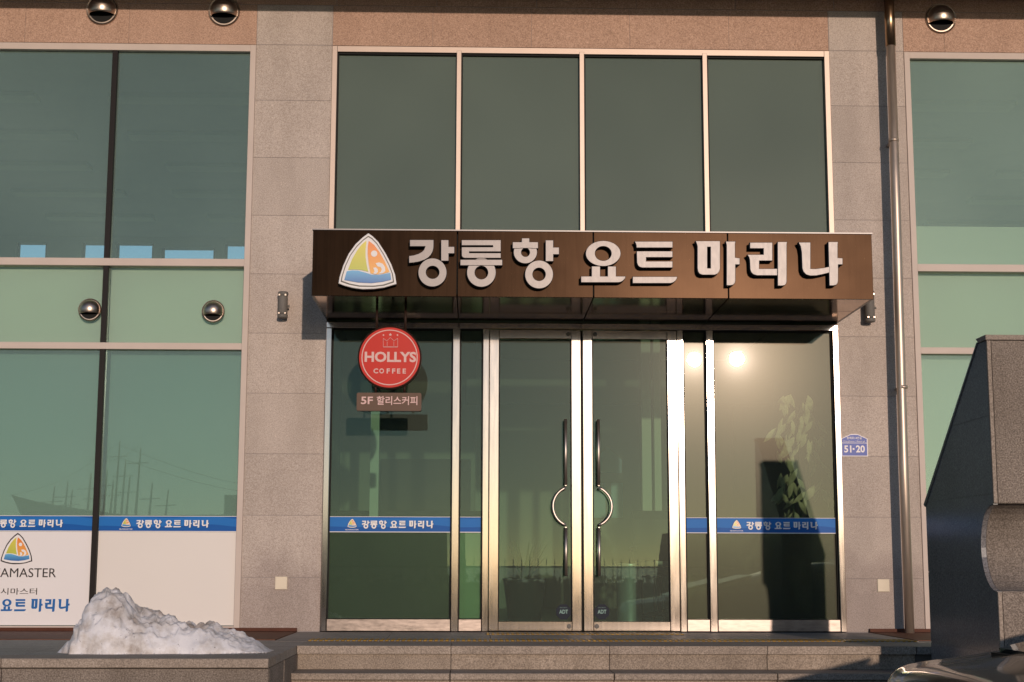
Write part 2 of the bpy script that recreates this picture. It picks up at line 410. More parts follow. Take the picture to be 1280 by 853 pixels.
# ------------------------------------------------------------------ setting
X0, X1 = -1.188, 2.886          # the entrance opening
XC = 0.849                      # axis of the facade
structure('ground', G().box(-400, 400, -27, 300, -1.35, -0.75), G_ground)
g = G().box(-3000, 3000, -6000, -27, -2.4, -1.9)
def sea_mat():
    m, t, p = mat('sea_water'); p.inputs['Base Color'].default_value = (0.02, 0.05, 0.06, 1); p.inputs['Roughness'].default_value = 0.12
    bump(t, noise_tex(t, coords(t, (1, 2, 1)), 1.2, 4, 0.6), p, 0.6, 0.08); return m
structure('sea', g, sea_mat())
def horizon_blocker(x0, x1, h):
    g = G(); n = int((x1-x0)/1.2)
    for i in range(n+1):
        x = x0+(x1-x0)*i/n; hh = h+.18*noise.noise(Vector((x*.7, 0, 0)))+.1*random.uniform(-1, 1)
        g.v += [(x, -58, -2.2), (x, -60.5+random.uniform(-.3, .3), hh*.5), (x, -62, hh), (x, -65, hh), (x, -70, -2.2)]
    for i in range(n):
        for k in range(4): g.f.append([i*5+k, i*5+k+1, i*5+k+6, i*5+k+5]); g.m.append(0); g.sm.append(False)
    structure('horizon_blocker', g, G_plinth)
horizon_blocker(-60, -1.2, 2.2); horizon_blocker(9.5, 70, 2.2)  # added rocky banks, out of view, masking low sky glow in the panes

# landing, steps ---------------------------------------------------
YL = -2.0
landing = structure('landing', G().box(-14, 16, YL+0.01, 8.9, -0.72, -0.055), plain('landing_core', (0.1, 0.09, 0.085), 0.9))
jx = [-1.13, -0.15, 0.865, 1.88, 2.84]
for i in range(4):
    part('paving_slab', G().box(jx[i]+.002, jx[i+1]-.002, YL-0.03, -1.5, -0.05, 0), G_cope, landing)
def grid_slabs(x0, x1, y0, y1, nx, ny, z0, z1, m, par, name='paving_slab'):
    dx = (x1-x0)/nx; dy = (y1-y0)/ny
    me = G().box(.002, dx-.002, .002, dy-.002, 0, z1-z0).mesh(name, m)
    for i in range(nx):
        for j in range(ny): inst(name, me, par, (x0+i*dx, y0+j*dy, z0))
part('paving_slab', G().box(2.844, 3.9, YL-0.03, -1.502, -0.05, -0.001), G_paving, landing)
part('paving_slab', G().box(3.064, 3.9, -1.5, -1.306, -0.05, -0.001), G_paving, landing)
grid_slabs(-1.36, 3.06, -1.5, 0.02, 6, 3, -0.05, 0.0, G_paving, landing)
steps = structure('steps', G().box(-1.12, 2.83, -3.1, -2.02, -0.74, -0.66), plain('step_core', (0.1, 0.09, 0.085), 0.9))
for k in range(4):
    yb = YL-0.31*(k+1); zt = -0.15*(k+1)
    for i in range(4):
        a, b = jx[i]+.003, jx[i+1]-.003
        part('step_tread', G().slab(a, b, yb-0.03, yb+0.32, zt-0.04, zt, 0.004), G_cope, steps)
    for i in range(4):
        a, b = jx[i]+.002, jx[i+1]-.002
        part('step_riser', G().slab(a, b, yb+0.31, yb+0.36, zt+.001, zt+0.106, 0.002), G_step, steps)
for i in range(4):
    part('step_riser', G().slab(jx[i]+.002, jx[i+1]-.002, YL-1.24, YL-1.19, -0.749, -0.645, 0.002), G_step, steps)

# decks either side
def deck(name, x0, x1, lab):
    t = thing(name, ((x0+x1)/2, -0.65, 0), lab, 'deck', 'brown timber decks along the wall')
    n = 9; w = 1.3/n
    for i in range(n):
        part('deck_board', G().box(x0, x1, -1.3+i*w+.003, -1.3+(i+1)*w-.003, -0.03, 0.004), wood, t)
    part('edge_board', G().box(x0, x1, -0.035, -0.004, 0.006, 0.030), wood_red, t)
    structure('deck_base', G().box(x0, x1, -1.3, 0.0, -0.055, -0.032), plain('deck_void', (0.02, 0.015, 0.012), 0.9))
deck('timber_deck', -7.5, -1.365, 'brown timber deck between the snow heap and the white window film')
deck('timber_deck', 3.065, 9.0, 'brown timber deck under the drainpipe, behind the dark stone monument')

def low_wall(name, x0, x1, y0, y1, lab, n, end):
    t = thing(name, ((x0+x1)/2, (y0+y1)/2, -0.75), lab, 'low wall')
    part('wall_core', G().box(x0+.03, x1-.03, y0+.03, y1, -0.75, -0.05), plain('low_wall_core', (0.08, 0.07, 0.06), 0.9), t)
    w = (x1-x0)/n
    for i in range(n):
        a, b = x0+i*w, x0+(i+1)*w
        part('facing_slab', G().slab(a+.002, b-.002, y0, y0+.028, -0.75, -0.056, .002), G_plinth, t)
        part('coping_slab', G().slab(a+.0015, b-.0015 if i < n-1 else b, y0-.02, y0+.30, -0.05, 0.0, .004), G_cope, t)
    m = 4; ly = (y1-y0-.3)/m
    for i in range(n):
        for j in range(m):
            part('top_slab', G().box(x0+i*w+.002, x0+(i+1)*w-.002, y0+.302+j*ly, y0+.30+(j+1)*ly-.002, -0.05, -0.001), G_paving, t)
    ex = x1 if end > 0 else x0
    for j in range(2):
        l2 = (y1-y0)/2
        part('end_slab', G().box(ex-.028 if end > 0 else ex, ex if end > 0 else ex+.028, y0+.03+j*l2, y0+(j+1)*l2-.002, -0.75, -0.054), G_plinth, t)
    part('top_slab', G().box(x0, x1, y1+.002, -1.305, -0.05, -0.001), G_paving, landing)
LWX = -1.13-1.455*5
low_wall('granite_low_wall', LWX, -1.13, -3.35, YL, 'speckled granite low wall with the dirty snow heap on top, left of the steps', 5, 1)

# tactile strips
def tactile(name, x0, x1, yc, lab):
    t = thing(name, ((x0+x1)/2, yc, 0), lab, 'tactile strip')
    n = int((x1-x0)/0.037); gm = G(); gs = G()
    for i in range(n):
        x = x0+i*0.037
        gm.slab(x, x+0.019, yc-0.13, yc+0.13, 0.0015, 0.008)
        gs.box(x+0.023, x+0.033, yc-0.13, yc+0.13, 0.0015, 0.006)
    tag(part('yellow_bars', gm, plain('tactile_yellow', (0.42, 0.24, 0.045), 0.5, var=0.4, nscale=14), t), kind='stuff')
    tag(part('steel_bars', gs, plain('tactile_grey', (0.30, 0.27, 0.24), 0.6), t), kind='stuff')
tactile('tactile_strip', 0.09, 1.60, -0.36, 'short yellow and steel tactile strip right at the foot of the glass doors')
tactile('tactile_strip', -1.12, 3.05, -1.34, 'long yellow and steel tactile strip near the top step, full entrance width')

# ------------------------------------------------------------------ the building
B = thing('marina_building', (XC, 0, 0), 'two storey granite marina office with green glass windows and glass entrance doors', 'building')
ZJ = [0.004]+[0.413+0.478*k for k in range(10)]      # course joints
ZT = 4.705
core_m = plain('wall_core', (0.30, 0.27, 0.265), 0.9)
def granite_column(x0, x1):
    part('wall_core', G().box(x0, x1, 0.004, 0.30, -0.05, 5.17), core_m, B)
    for i in range(len(ZJ)-1):
        z0, z1 = ZJ[i], min(ZJ[i+1], ZT) if i < 9 else ZT
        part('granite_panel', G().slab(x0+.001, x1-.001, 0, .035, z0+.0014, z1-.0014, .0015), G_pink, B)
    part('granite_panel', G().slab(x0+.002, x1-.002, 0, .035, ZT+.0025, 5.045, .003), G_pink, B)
LX0, LX1 = -1.808, X0           # left column
RX0, RX1 = X1, 3.506            # right column
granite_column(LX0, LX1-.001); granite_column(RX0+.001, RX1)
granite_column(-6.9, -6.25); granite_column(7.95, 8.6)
# band above the windows
bx = [-6.25, -5.36, -4.53, -3.687, -2.846, -1.808]
part('wall_core', G().box(-6.9, 8.6, 0.005, 0.30, ZT+.01, 5.168), core_m, B)
for a, b in zip(bx[:-1], bx[1:]): part('granite_panel', G().slab(a+.001, b-.001, .001, .035, ZT+.0015, 5.046, .0015), G_brown, B)
ex = [X0, -0.371, 0.437, 1.246, 2.063, X1]
for a, b in zip(ex[:-1], ex[1:]): part('granite_panel', G().slab(a+.001, b-.001, .001, .035, ZT+.0015, 5.046, .0015), G_brown, B)
rx = [3.506, 3.85, 4.69, 5.53, 6.37, 7.2, 7.95]
for a, b in zip(rx[:-1], rx[1:]): part('granite_panel', G().slab(a+.001, b-.001, .001, .035, ZT+.0015, 5.046, .0015), G_brown, B)
tx = [-6.9+0.82*i for i in range(19)]+[8.6]
for a, b in zip(tx[:-1], tx[1:]): part('granite_panel', G().slab(a+.002, b-.002, .001, .035, 5.05, 5.17), G_brown, B)
OVL = (5.175-4.992)/(SUN.z/-SUN.y)
part('roof_overhang', G().box(-7.4, 9.1, -OVL, 9.2, 5.175, 5.55), core_m, B)
part('side_wall', G().box(-6.9, -6.65, 0.31, 9.0, -0.7, 5.17), core_m, B)
part('side_wall', G().box(8.35, 8.6, 0.31, 9.0, -0.7, 5.17), core_m, B)
# interior
part('interior_floor', G().box(-6.64, 8.34, 0.1, 8.9, -0.03, 0.0), int_floor, B)
part('upper_floor_slab', G().box(-6.64, -1.56, 0.22, 8.9, 2.25, 2.84), concrete, B)
part('upper_floor_slab', G().box(3.26, 8.34, 0.22, 8.9, 2.25, 2.84), concrete, B)
ceil = part('ceiling', G().box(-6.64, 8.34, 0.31, 8.9, 5.0, 5.2), concrete, B)
part('hall_ceiling', G().box(-1.44, 3.14, 0.31, 8.9, 3.0, 3.1), concrete, B)
part('partition_wall', G().box(-1.55, -1.45, 0.31, 8.9, 0, 5.0), hallp, B)
part('partition_wall', G().box(3.15, 3.25, 0.31, 8.9, 0, 5.0), hallp, B)
# ceiling light troughs on the upper floor
for k, y in enumerate((2.2, 3.5, 4.75, 6.0, 7.3)):
    for (a, b) in ((-5.6, -4.3), (-3.6, -2.1), (4.0, 5.3), (6.0, 7.3)):
        a += 0.12*math.sin(3*k+a); b -= 0.10*math.cos(2*k+b)
        c = part('ceiling_light', G().box(a, b, y, y+0.24, 4.955, 4.998), int_white, ceil)
# back wall of the upper rooms, with windows to the sky
YB = 8.7
wins = [(-6.37, -5.95), (-5.47, -5.12), (-5.0, -4.48), (-4.37, -3.63), (-3.5, -2.6), (4.2, 5.0), (5.3, 6.1), (6.4, 7.2)]
WB, WT = 3.7, 4.92
px_ = -6.64
for a, b in wins+[(8.34, 8.34)]:
    if b > a: pass
    part('back_wall', G().box(px_, a, YB, YB+.2, 2.84, 5.0), concrete, B); px_ = b
for i, (a, b) in enumerate(wins):
    top = WT-0.06 if i == 3 else WT
    part('back_wall', G().box(a, b, YB, YB+.2, 2.84, WB).box(a, b, YB, YB+.2, top, 5.0), concrete, B)
    w = part('back_window', G().box(a, a+.03, YB+.05, YB+.1, WB, top).box(b-.03, b, YB+.05, YB+.1, WB, top), int_dark, B)
    part('pane', G().box(a+.03, b-.03, YB+.06, YB+.075, WB, top), tint_edge, w)
part('back_wall', G().box(-6.64, -1.56, YB, YB+.2, 0, 2.25), concrete, B)
part('back_wall', G().box(3.26, 8.34, YB, YB+.2, 0, 2.25), concrete, B)
# hall: back wall, dark opening, pillars, reception
HX0, HX1 = -1.44, 3.14
hb = part('hall_back_wall', G().box(HX0, HX1, 6.4, 6.6, 0, 3.0), hallp, B)
part('arched_window', G().prism_y([(1.43, 1.62), (1.77, 1.62), (1.77, 1.78), (1.60, 1.93), (1.43, 1.78)], 6.37, 6.395).box(1.43, 1.57, 6.37, 6.395, 1.08, 1.5).box(1.64, 1.78, 6.37, 6.395, 1.08, 1.5),
     plain('pale_blue_glass', (0.30, 0.52, 0.60), 0.3), hb)
part('hall_dark_door', G().slab(-1.0, -0.05, 4.1, 4.2, 0, 1.62), int_dark, B)
part('hall_partition', G().box(HX0, 0.0, 4.22, 4.3, 0, 2.9), plain('hall_partition_paint', (0.20, 0.20, 0.155), 0.7, var=0.05), B)
part('hall_pillar', G().box(1.60, 1.69, 2.6, 2.7, 0, 3.0), int_white, B)
part('hall_pillar', G().box(-0.98, -0.90, 2.2, 2.3, 0, 3.0), int_white, B)
part('hall_pillar', G().box(1.72, 1.785, 2.6, 2.7, 0, 3.0), int_white, B)
part('hall_beam', G().box(-0.1, HX1, 3.9, 4.1, 2.2, 2.45), hallp, B)
part('upper_hall_wall', G().box(HX0, HX1, 6.0, 6.1, 3.1, 5.0), concrete, B)

# side windows -----------------------------------------------------
def side_window(x0, x1, mulls, right):
    """a tall three-row window: pale frame, black mullions, glass, one pane per cell"""
    a, b = (x0, x1)
    fr = G()
    zb, zt = 0.006, 4.700
    fr.slab(a, a+.046, -.012, .10, zb, zt, .002); fr.slab(b-.046, b, -.012, .10, zb, zt, .002)
    for z0, z1 in ((4.645, zt), (2.861, 2.921), (2.19, 2.242), (0.006, 0.041)):
        fr.slab(a+.046, b-.046, -.010, .10, z0, z1, .002)
    w = part('window', fr, alu, B)
    xs = [a+.046]+mulls+[b-.046]
    rows = [(0.041, 2.19), (2.242, 2.861), (2.921, 4.645)]
    for m_ in mulls:
        g = G()
        for z0, z1 in rows: g.slab(m_-.022, m_+.022, .004, .09, z0, z1, .002)
        part('mullion', g, black_alu, w)
    for i in range(len(xs)-1):
        p0 = xs[i]+(.022 if i else 0); p1 = xs[i+1]-(.022 if i < len(xs)-2 else 0)
        for r, (z0, z1) in enumerate(rows):
            part('pane', G().box(p0, p1, .040, .052, z0, z1, 1, 0), [GL_span if r == 1 else (GL_right if right else GL_side), tint_edge], w)
        part('spandrel_panel', G().box(p0, p1, .10, .12, 2.242, 2.861), spandrel, w)
        part('roller_blind', G().box(p0+.01, p1-.01, .16, .165, 0.05, 2.19), blind if right else blind_low, w)
        if right: part('upper_blind', G().box(p0+.01, p1-.01, .16, .165, 2.93, 3.27), blind, w)
    return w
side_window(-6.25, LX0, [-2.95-1.1*k for k in range(3)][::-1], False)
side_window(RX1, 7.95, [4.65, 5.75, 6.85], True)

# upper entrance windows
fr = G(); zb, zt = 2.86, 4.700
fr.slab(X0, X0+.042, -.012, .10, zb, zt, .002).slab(X1-.042, X1, -.012, .10, zb, zt, .002)
fr.slab(X0+.042, X1-.042, -.010, .10, 4.650, zt, .002).slab(X0+.042, X1-.042, -.010, .10, 2.86, 2.90, .002)
UW = part('window', fr, steel_up, B)
um = [-0.154, 0.849, 1.858]
ux = [X0+.042]+um+[X1-.042]
for m_ in um: part('mullion', G().slab(m_-.019, m_+.019, -.014, .09, 2.90, 4.668, .002), steel_up, UW)
for i in range(4):
    p0 = ux[i]+(.019 if i else 0); p1 = ux[i+1]-(.019 if i < 3 else 0)
    part('gasket', G().box(p0, p1, .012, .038, 4.637, 4.650).box(p0, p0+.012, .012, .038, 2.90, 4.637), gasket, UW)
    part('pane', G().box(p0, p1, .040, .052, 2.90, 4.650, 1, 0), [GL_upper, tint_edge], UW)

# lower entrance ---------------------------------------------------
fr = G(); ZH = 2.365
J = [(X0, X0+.046), (-.185, -.128), (.054, .103), (1.595, 1.644), (1.826, 1.883), (X1-.046, X1)]
for a, b in J: fr.slab(a, b, -.035, .10, 0.004, ZH, .004)
fr.slab(X0, X1, -.037, .10, ZH+.001, 2.414, .004)
EN = part('entrance_frame', fr, steel, B)
for a, b in ((X0+.046, -.185), (-.128, .054), (1.644, 1.826), (1.883, X1-.046)):
    part('sill_rail', G().slab(a+.002, b-.002, -.030, .09, 0.006, 0.100, .004), steel_dull, EN)
    part('gasket', G().box(a+.001, a+.010, -.002, .02, 0.101, ZH).box(b-.010, b-.001, -.002, .02, 0.101, ZH).box(a+.01, b-.01, -.002, .02, ZH-.010, ZH), gasket, EN)
def tilted_pane(x0, x1, z0, z1, m_, rz, rx, parent):
    cx, cz = (x0+x1)/2, (z0+z1)/2
    o = part('pane', G().box(x0, x1, .022, .034, z0, z1, 1, 0), [m_, tint_edge], parent, org=(cx, .028, cz))
    o.rotation_euler = (radians(rx), 0, radians(rz)); return o
tilted_pane(X0+.048, -.187, .101, ZH, GL_ent, 0.10, 0.0, EN)
tilted_pane(-.126, .052, .101, ZH, GL_ent, -0.3, 0.0, EN)
tilted_pane(1.646, 1.824, .101, ZH, GL_big, 0.80, 0.0, EN)
tilted_pane(1.885, X1-.048, .101, ZH, GL_big, 0.0, 0.0, EN)
for a, b, m_ in ((X0+.05, -.19, F_olive), (-.124, .05, F_green), (1.648, 1.822, F_darkg), (1.888, X1-.05, F_dark)):
    part('privacy_film', G().box(a, b, .0345+.006, .042, .103, .765), m_, EN)
part('inner_bar', G().box(-.124, .05, .044, .075, .69, .745), steel_dull, EN)

def door(x0, x1, side):
    """one glass door leaf; side = +1 when its pull is at its right edge"""
    l0, l1 = (.076, .095) if side > 0 else (.081, .076)
    d = part('door', G().slab(x0, x0+.076, -.028, .03, 0.008, ZH-.004, .004).slab(x1-.076, x1, -.028, .03, 0.008, ZH-.004, .004)
             .slab(x0+.076, x1-.076, -.026, .03, 2.290, ZH-.004, .004).slab(x0+.076, x1-.076, -.026, .03, 0.008, 0.083, .004), steel, EN)
    part('gasket', G().box(x0+.076, x0+.083, -.004, .02, .083, 2.29).box(x1-.083, x1-.076, -.004, .02, .083, 2.29), gasket, d)
    part('pane', G().box(x0+.076, x1-.076, .002, .012, .083, 2.290, 1, 0), [GL_ent, tint_edge], d)
    hx = (x1-.125) if side > 0 else (x0+.118)
    pts = [(hx, -.075, 0.43), (hx, -.075, 0.80)]
    r = 0.155; a0 = math.asin(0.145/r)
    cxh = hx+side*(r*cos(a0))*1.0
    for k in range(17):
        a = -a0+2*a0*k/16
        pts.append((cxh-side*r*cos(a), -.075, 0.965+r*sin(a)))
    pts += [(hx, -.075, 1.13), (hx, -.075, 1.645)]
    g = G().tube([pts[0], pts[1]], .0115).tube(pts[2:-2], .0115).tube([pts[-2], pts[-1]], .0115)
    for z in (.53, .80, 1.13, 1.55): g.tube([(hx, -.075, z), (hx, .002, z)], .007, 8)
    part('handle', g, handle_steel, d)
    gi = G().tube([(hx, .09, .43), (hx, .09, .80)], .0115).tube([(p_[0], .09, p_[2]) for p_ in pts[2:-2]], .0115).tube([(hx, .09, 1.13), (hx, .09, 1.645)], .0115)
    part('inner_handle', gi, handle_steel, d)
    lx = x1-.10 if side > 0 else x0+.10
    for z in (0.045, 2.328):
        part('lock', G().lathe_y(lx, z, [(.0001, -.034), (.009, -.034), (.011, -.030), (.016, -.030), (.018, -.026)], 16), lampgrey, d)
door(.106, .829, 1); door(.844, 1.592, -1)
part('door_gap_brush', G().box(.8305, .8425, .0, .02, .01, ZH-.006), gasket, EN)

# ------------------------------------------------------------------ canopy
YF = -1.12; CZ0, CZ1 = 2.428, 2.912
CN = thing('entrance_canopy', (XC, 0, CZ0), 'dark bronze box canopy over the glass doors carrying the big sign', 'canopy')
part('canopy_core', G().box(X0+.02, X1-.02, YF+.02, -.045, CZ0+.02, CZ1-.02), gasket, CN)
fx = [X0, -.141, .847, 1.828, X1]
for i in range(4):
    part('fascia_panel', G().slab(fx[i]+(.004 if i else 0), fx[i+1]-(.004 if i < 3 else 0), YF, YF+.018, CZ0, CZ1, .002), fascia_m, CN)
    for (y0, y1) in ((YF+.021, -.585), (-.578, -.045)):
        part('soffit_panel', G().box(fx[i]+.005, fx[i+1]-.005, y0, y1, CZ0+.002, CZ0+.018), soffit_m, CN)
part('side_panel', G().box(X0, X0+.018, YF+.02, -.042, CZ0+.001, CZ1), fascia_m, CN)
part('side_panel', G().box(X1-.018, X1, YF+.02, -.042, CZ0+.001, CZ1), fascia_m, CN)
part('top_flashing', G().box(X0-.006, X1+.006, YF-.006, -.02, CZ1+.001, CZ1+.010), letter_side, CN)

# ------------------------------------------------------------------ the lettering, one outline set for every sign
def arc(cx, cy, rx, ry=None, n=40):
    ry = ry or rx
    return [(cx+rx*cos(2*pi*k/n), cy+ry*sin(2*pi*k/n)) for k in range(n)]
def A(px, py): return (500+px/5.818, 280+py/5.818)
def Bc(px, py): return (710+px/6.561, 280+py/6.561)
def Cc(px, py): return (860+px/5.333, 280+py/5.333)
# each syllable: list of (crop, [outline, hole...]) shapes; later shapes sit a little deeper
GLY = [
 ('강', [(A, [[(70,115),(246,115),(246,158),(244,180),(238,203),(225,227),(205,247),(180,262),(140,276),(100,283),(64,286),(64,232),(100,227),(135,216),(158,203),(174,187),(182,165),(70,165)]]),
        (A, [[(297,115),(355,115),(355,164),(397,164),(397,216),(355,216),(355,270),(297,270)]]),
        (A, [arc(236,352,105), arc(237,351,47,45)])]),
 ('릉', [(A, [[(447,116),(735,116),(735,203),(505,203),(505,211),(735,211),(735,250),(470,250),(456,245),(449,236),(447,225),(447,168),(675,168),(675,158),(447,158)]]),
        (A, [[(437,258),(746,258),(746,303),(437,303)]]),
        (A, [arc(592,352,107), arc(592,353,47)])]),
 ('항', [(A, [[(884,103),(943,103),(943,131),(1006,131),(1006,180),(960,180),(945,178),(880,178),(866,180),(818,180),(818,131),(884,131)]]),
        (A, [arc(912,205,87,84), arc(913,207,30)]),
        (A, [[(1058,116),(1117,116),(1117,168),(1159,168),(1159,222),(1117,222),(1117,272),(1058,272)]]),
        (A, [arc(1012,366,104), arc(1012,365,46)])]),
 ('요', [(Bc, [arc(289,243,145,106), arc(289,243,66,58)]),
        (Bc, [[(193,346),(266,346),(266,428),(325,428),(325,346),(396,346),(396,428),(475,428),(472,443),(462,458),(447,471),(428,479),(410,481),(106,481),(106,428),(193,428)]])]),
 ('트', [(Bc, [[(543,143),(860,143),(860,197),(560,197),(560,180),(555,162)]]),
        (Bc, [[(562,222),(860,222),(860,275),(643,275),(643,305),(860,305),(860,360),(608,360),(588,354),(573,340),(565,318)]]),
        (Bc, [[(530,430),(900,430),(895,450),(882,468),(864,481),(842,487),(530,487)]])]),
 ('마', [(Cc, [[(48,113),(215,113),(215,300),(210,318),(198,333),(180,341),(95,341),(76,333),(66,318),(62,295),(62,150),(57,132)], [(130,155),(150,155),(150,295),(130,295)]]),
        (Cc, [[(250,115),(320,115),(316,132),(316,223),(347,227),(347,272),(318,272),(318,380),(314,396),(303,407),(285,411),(257,411),(257,140)]])]),
 ('리', [(Cc, [[(412,123),(564,123),(564,247),(476,247),(476,298),(597,298),(597,345),(460,345),(436,338),(421,324),(414,304),(411,240),(406,222),(395,208),(395,204),(503,204),(503,165),(412,165)]]),
        (Cc, [[(597,118),(664,118),(660,134),(660,385),(656,400),(646,410),(630,413),(598,413)]])]),
 ('나', [(Cc, [[(735,122),(818,122),(818,298),(850,299),(900,293),(944,284),(944,326),(900,337),(855,346),(815,347),(788,339),(769,320),(761,295),(757,190),(750,150)]]),
        (Cc, [[(935,118),(1003,118),(1000,134),(1000,225),(1033,227),(1033,272),(1003,272),(1003,380),(999,397),(989,408),(972,412),(943,412)]])]),
]
YS = YF-0.075                                             # front of the letters
SX0, SX1 = at(511, 330, YS)[0], at(1053, 330, YS)[0]
def glyph_shapes(k, f):
    """outlines of syllable k, mapped by f from sign coordinates in metres"""
    for conv, loops in GLY[k][1]:
        yield [[f(*at(*conv(px, py), YS)) for px, py in lp] for lp in loops]
LT = thing('sign_lettering', (0.9, YF, 2.5), 'eight large brushed steel Korean syllables fixed along the front of the brown canopy', 'sign')
for k in range(8):
    g = G()
    for q, loops in enumerate(glyph_shapes(k, lambda x, z: (x, z))):
        me = curve_mesh(loops, 0.060-0.0025*q, 0.0032)
        to_g(me, g, (0, YS+0.030+0.0025*q, 0), mi=1, front_mi=0)
        bpy.data.meshes.remove(me)
    part('letter', g, [letter_steel, letter_side], LT, label='brushed steel syllable '+GLY[k][0])
g = G()
def letters_flat(x0, x1, z0, z1, y, outline=0.0, first=0):
    """the same lettering printed flat inside a box (whole line from its first syllable)"""
    z_hi, z_lo = at(780, 300, YS)[1], at(780, 360, YS)[1]
    f = lambda x, z: (x0+(x-SX0)/(SX1-SX0)*(x1-x0), z0+(z-z_lo)/(z_hi-z_lo)*(z1-z0))
    g = G()
    for k in range(first, 8):
        for q, loops in enumerate(glyph_shapes(k, f)):
            me = curve_mesh(loops, 0.0016, 0)
            to_g(me, g, (0, y-0.0006*q, 0)); bpy.data.meshes.remove(me)
    return g

# ------------------------------------------------------------------ the sail logo
def L4(px, py): return (380+px/3.556, 270+py/3.556)
LOGO = dict(
 outer=[(286,77),(262,94),(228,126),(198,168),(174,220),(158,270),(153,300),(175,309),(215,320),(260,326),(310,325),(355,319),(411,303),(405,262),(388,215),(362,165),(330,115),(305,90)],
 inner=[(286,89),(264,105),(234,134),(205,174),(182,223),(167,270),(163,293),(200,306),(245,315),(310,316),(355,311),(401,296),(396,260),(380,218),(355,170),(325,122),(303,99)],
 yel=[(278,110),(255,130),(234,158),(214,193),(196,240),(225,239),(255,241),(286,249),(279,220),(274,185),(274,150)],
 ora=[(288,112),(312,130),(335,160),(360,205),(380,250),(350,258),(318,261),(296,256),(288,215),(283,170),(284,135)],
 sea=[(190,247),(215,243),(240,244),(270,252),(300,262),(335,263),(384,254),(388,285),(350,294),(300,300),(240,297),(179,286)],
 dot=arc(312,169,14,n=20),
 swirl=[(318,212),(334,208),(350,214),(360,228),(362,246),(348,257),(330,258),(342,250),(346,238),(340,228),(328,226)],
 swirl2=[(308,232),(320,230),(328,238),(329,250),(320,259),(308,258),(314,248)])
def logo(cx, cz, h, y, parent, solid=False, name='logo'):
    """the sail-in-a-shield mark, h metres high, layered proud of the plane y"""
    def mp(lp):
        pts = []
        for p_ in lp:
            qx, qz = at(*L4(*p_), YS); pts.append((qx, qz))
        return pts
    o = mp(LOGO['outer']); zmx = max(p[1] for p in o); zmn = min(p[1] for p in o); xm = (min(p[0] for p in o)+max(p[0] for p in o))/2
    s = h/(zmx-zmn); f = lambda pts: [(cx+(x-xm)*s, cz+(z-(zmx+zmn)/2)*s) for x, z in pts]
    dz = 0.0022 if solid else 0.0011
    def lay(key, lv, m_, nm, th=0.0016):
        me = curve_mesh([f(mp(LOGO[key]))], th, 0); g = to_g(me, None, (0, y-lv*dz, 0)); bpy.data.meshes.remove(me)
        return part(nm, g, m_, parent)
    if solid:
        me = curve_mesh([f(mp(LOGO['outer']))], 0.05, 0.004); g = to_g(me, None, (0, y+.0255, 0), mi=1, front_mi=0)
        b = part('shield_body', g, [print_white, letter_side], parent)
    else:
        b = lay('outer', 0, print_black, 'shield_outline')
    if not solid: lay('inner', 1, print_white, 'shield_face')
    else:
        me = curve_mesh([f(mp(LOGO['inner'])), [(cx+(x-cx)*.955, cz+(z-cz)*.955) for x, z in f(mp(LOGO['inner']))]], 0.0016, 0)
        part('shield_line', to_g(me, None, (0, y-dz, 0)), lampgrey, parent)
    lay('yel', 2, sail_y, 'yellow_sail'); lay('ora', 2, sail_o, 'orange_sail'); lay('sea', 2, sea_b, 'blue_sea')
    lay('dot', 3, print_white, 'white_dot'); lay('swirl', 3, print_white, 'white_swirl'); lay('swirl2', 3, print_white, 'white_swirl')
lx0, lzt = at(*L4(286, 77), YS); lzb = at(*L4(286, 326), YS)[1]; lxa = at(*L4(153, 300), YS)[0]; lxb = at(*L4(411, 303), YS)[0]
LS = thing('sail_logo_sign', ((lxa+lxb)/2, YF, lzb), 'shield shaped logo with yellow and orange sails on the canopy front', 'sign')
logo((lxa+lxb)/2, (lzt+lzb)/2, lzt-lzb, YS, LS, solid=True)

# ------------------------------------------------------------------ hanging round coffee sign
YH = -0.80
dx, dz_ = at(487, 447, YH); R0 = 0.236
HS = thing('round_coffee_sign', (dx, YH, dz_), 'round red coffee shop sign with brown plate hanging under the canopy, left end', 'sign')
part('rim', G().lathe_y(dx, dz_, [(.0001, YH+.06), (R0, YH+.06), (R0, YH), (R0-.008, YH-.004), (R0-.012, YH+.002), (.0001, YH+.002)], 64), red_rim, HS)
part('red_face', G().lathe_y(dx, dz_, [(.0001, YH), (R0-.012, YH), (R0-.012, YH+.004)], 64), disc_red, HS)
part('pale_ring', G().lathe_y(dx, dz_, [(R0-.036, YH-.0005), (R0-.036, YH-.002), (R0-.029, YH-.002), (R0-.029, YH-.0005)], 64), sign_print, HS)
def K(px, py): return at(440+px/7.42, 405+py/7.42, YH)
x0, z1 = K(118, 258); x1, z0 = K(595, 357)
part('lettering', text_g('HOLLYS', x0, x1, z0, z1, YH-.0005, bold=0.035), sign_print, HS)
x0, z1 = K(206, 414); x1, z0 = K(506, 462)
g = G(); n = 6; w = (x1-x0)/(n*1.0)
for i, ch in enumerate('COFFEE'):
    cw = (K(252, 0)[0]-K(206, 0)[0]) if ch in 'CO' else (K(238, 0)[0]-K(206, 0)[0])
    xs_ = [206, 260, 328, 378, 424, 476][i]
    a = K(xs_, 0)[0]; text_g(ch, a, a+cw*0.95, z0, z1, YH-.0005, bold=0.03, g=g)
part('lettering', g, sign_print, HS)
g = G()
def bar2(a, b, r=.0022):
    (ax, az), (bx_, bz) = K(*a), K(*b); g.tube([(ax, YH-.002, az), (bx_, YH-.002, bz)], r, 6, smooth=False)
for a, b in (((290,215),(424,215)),((290,215),(290,135)),((424,215),(424,135)),((290,135),(322,158)),((322,158),(356,128)),((356,128),(390,158)),((390,158),(424,135)),((326,205),(326,165)),((388,205),(388,165))):
    bar2(a, b, .003 if a[1] == b[1] == 215 else .0015)
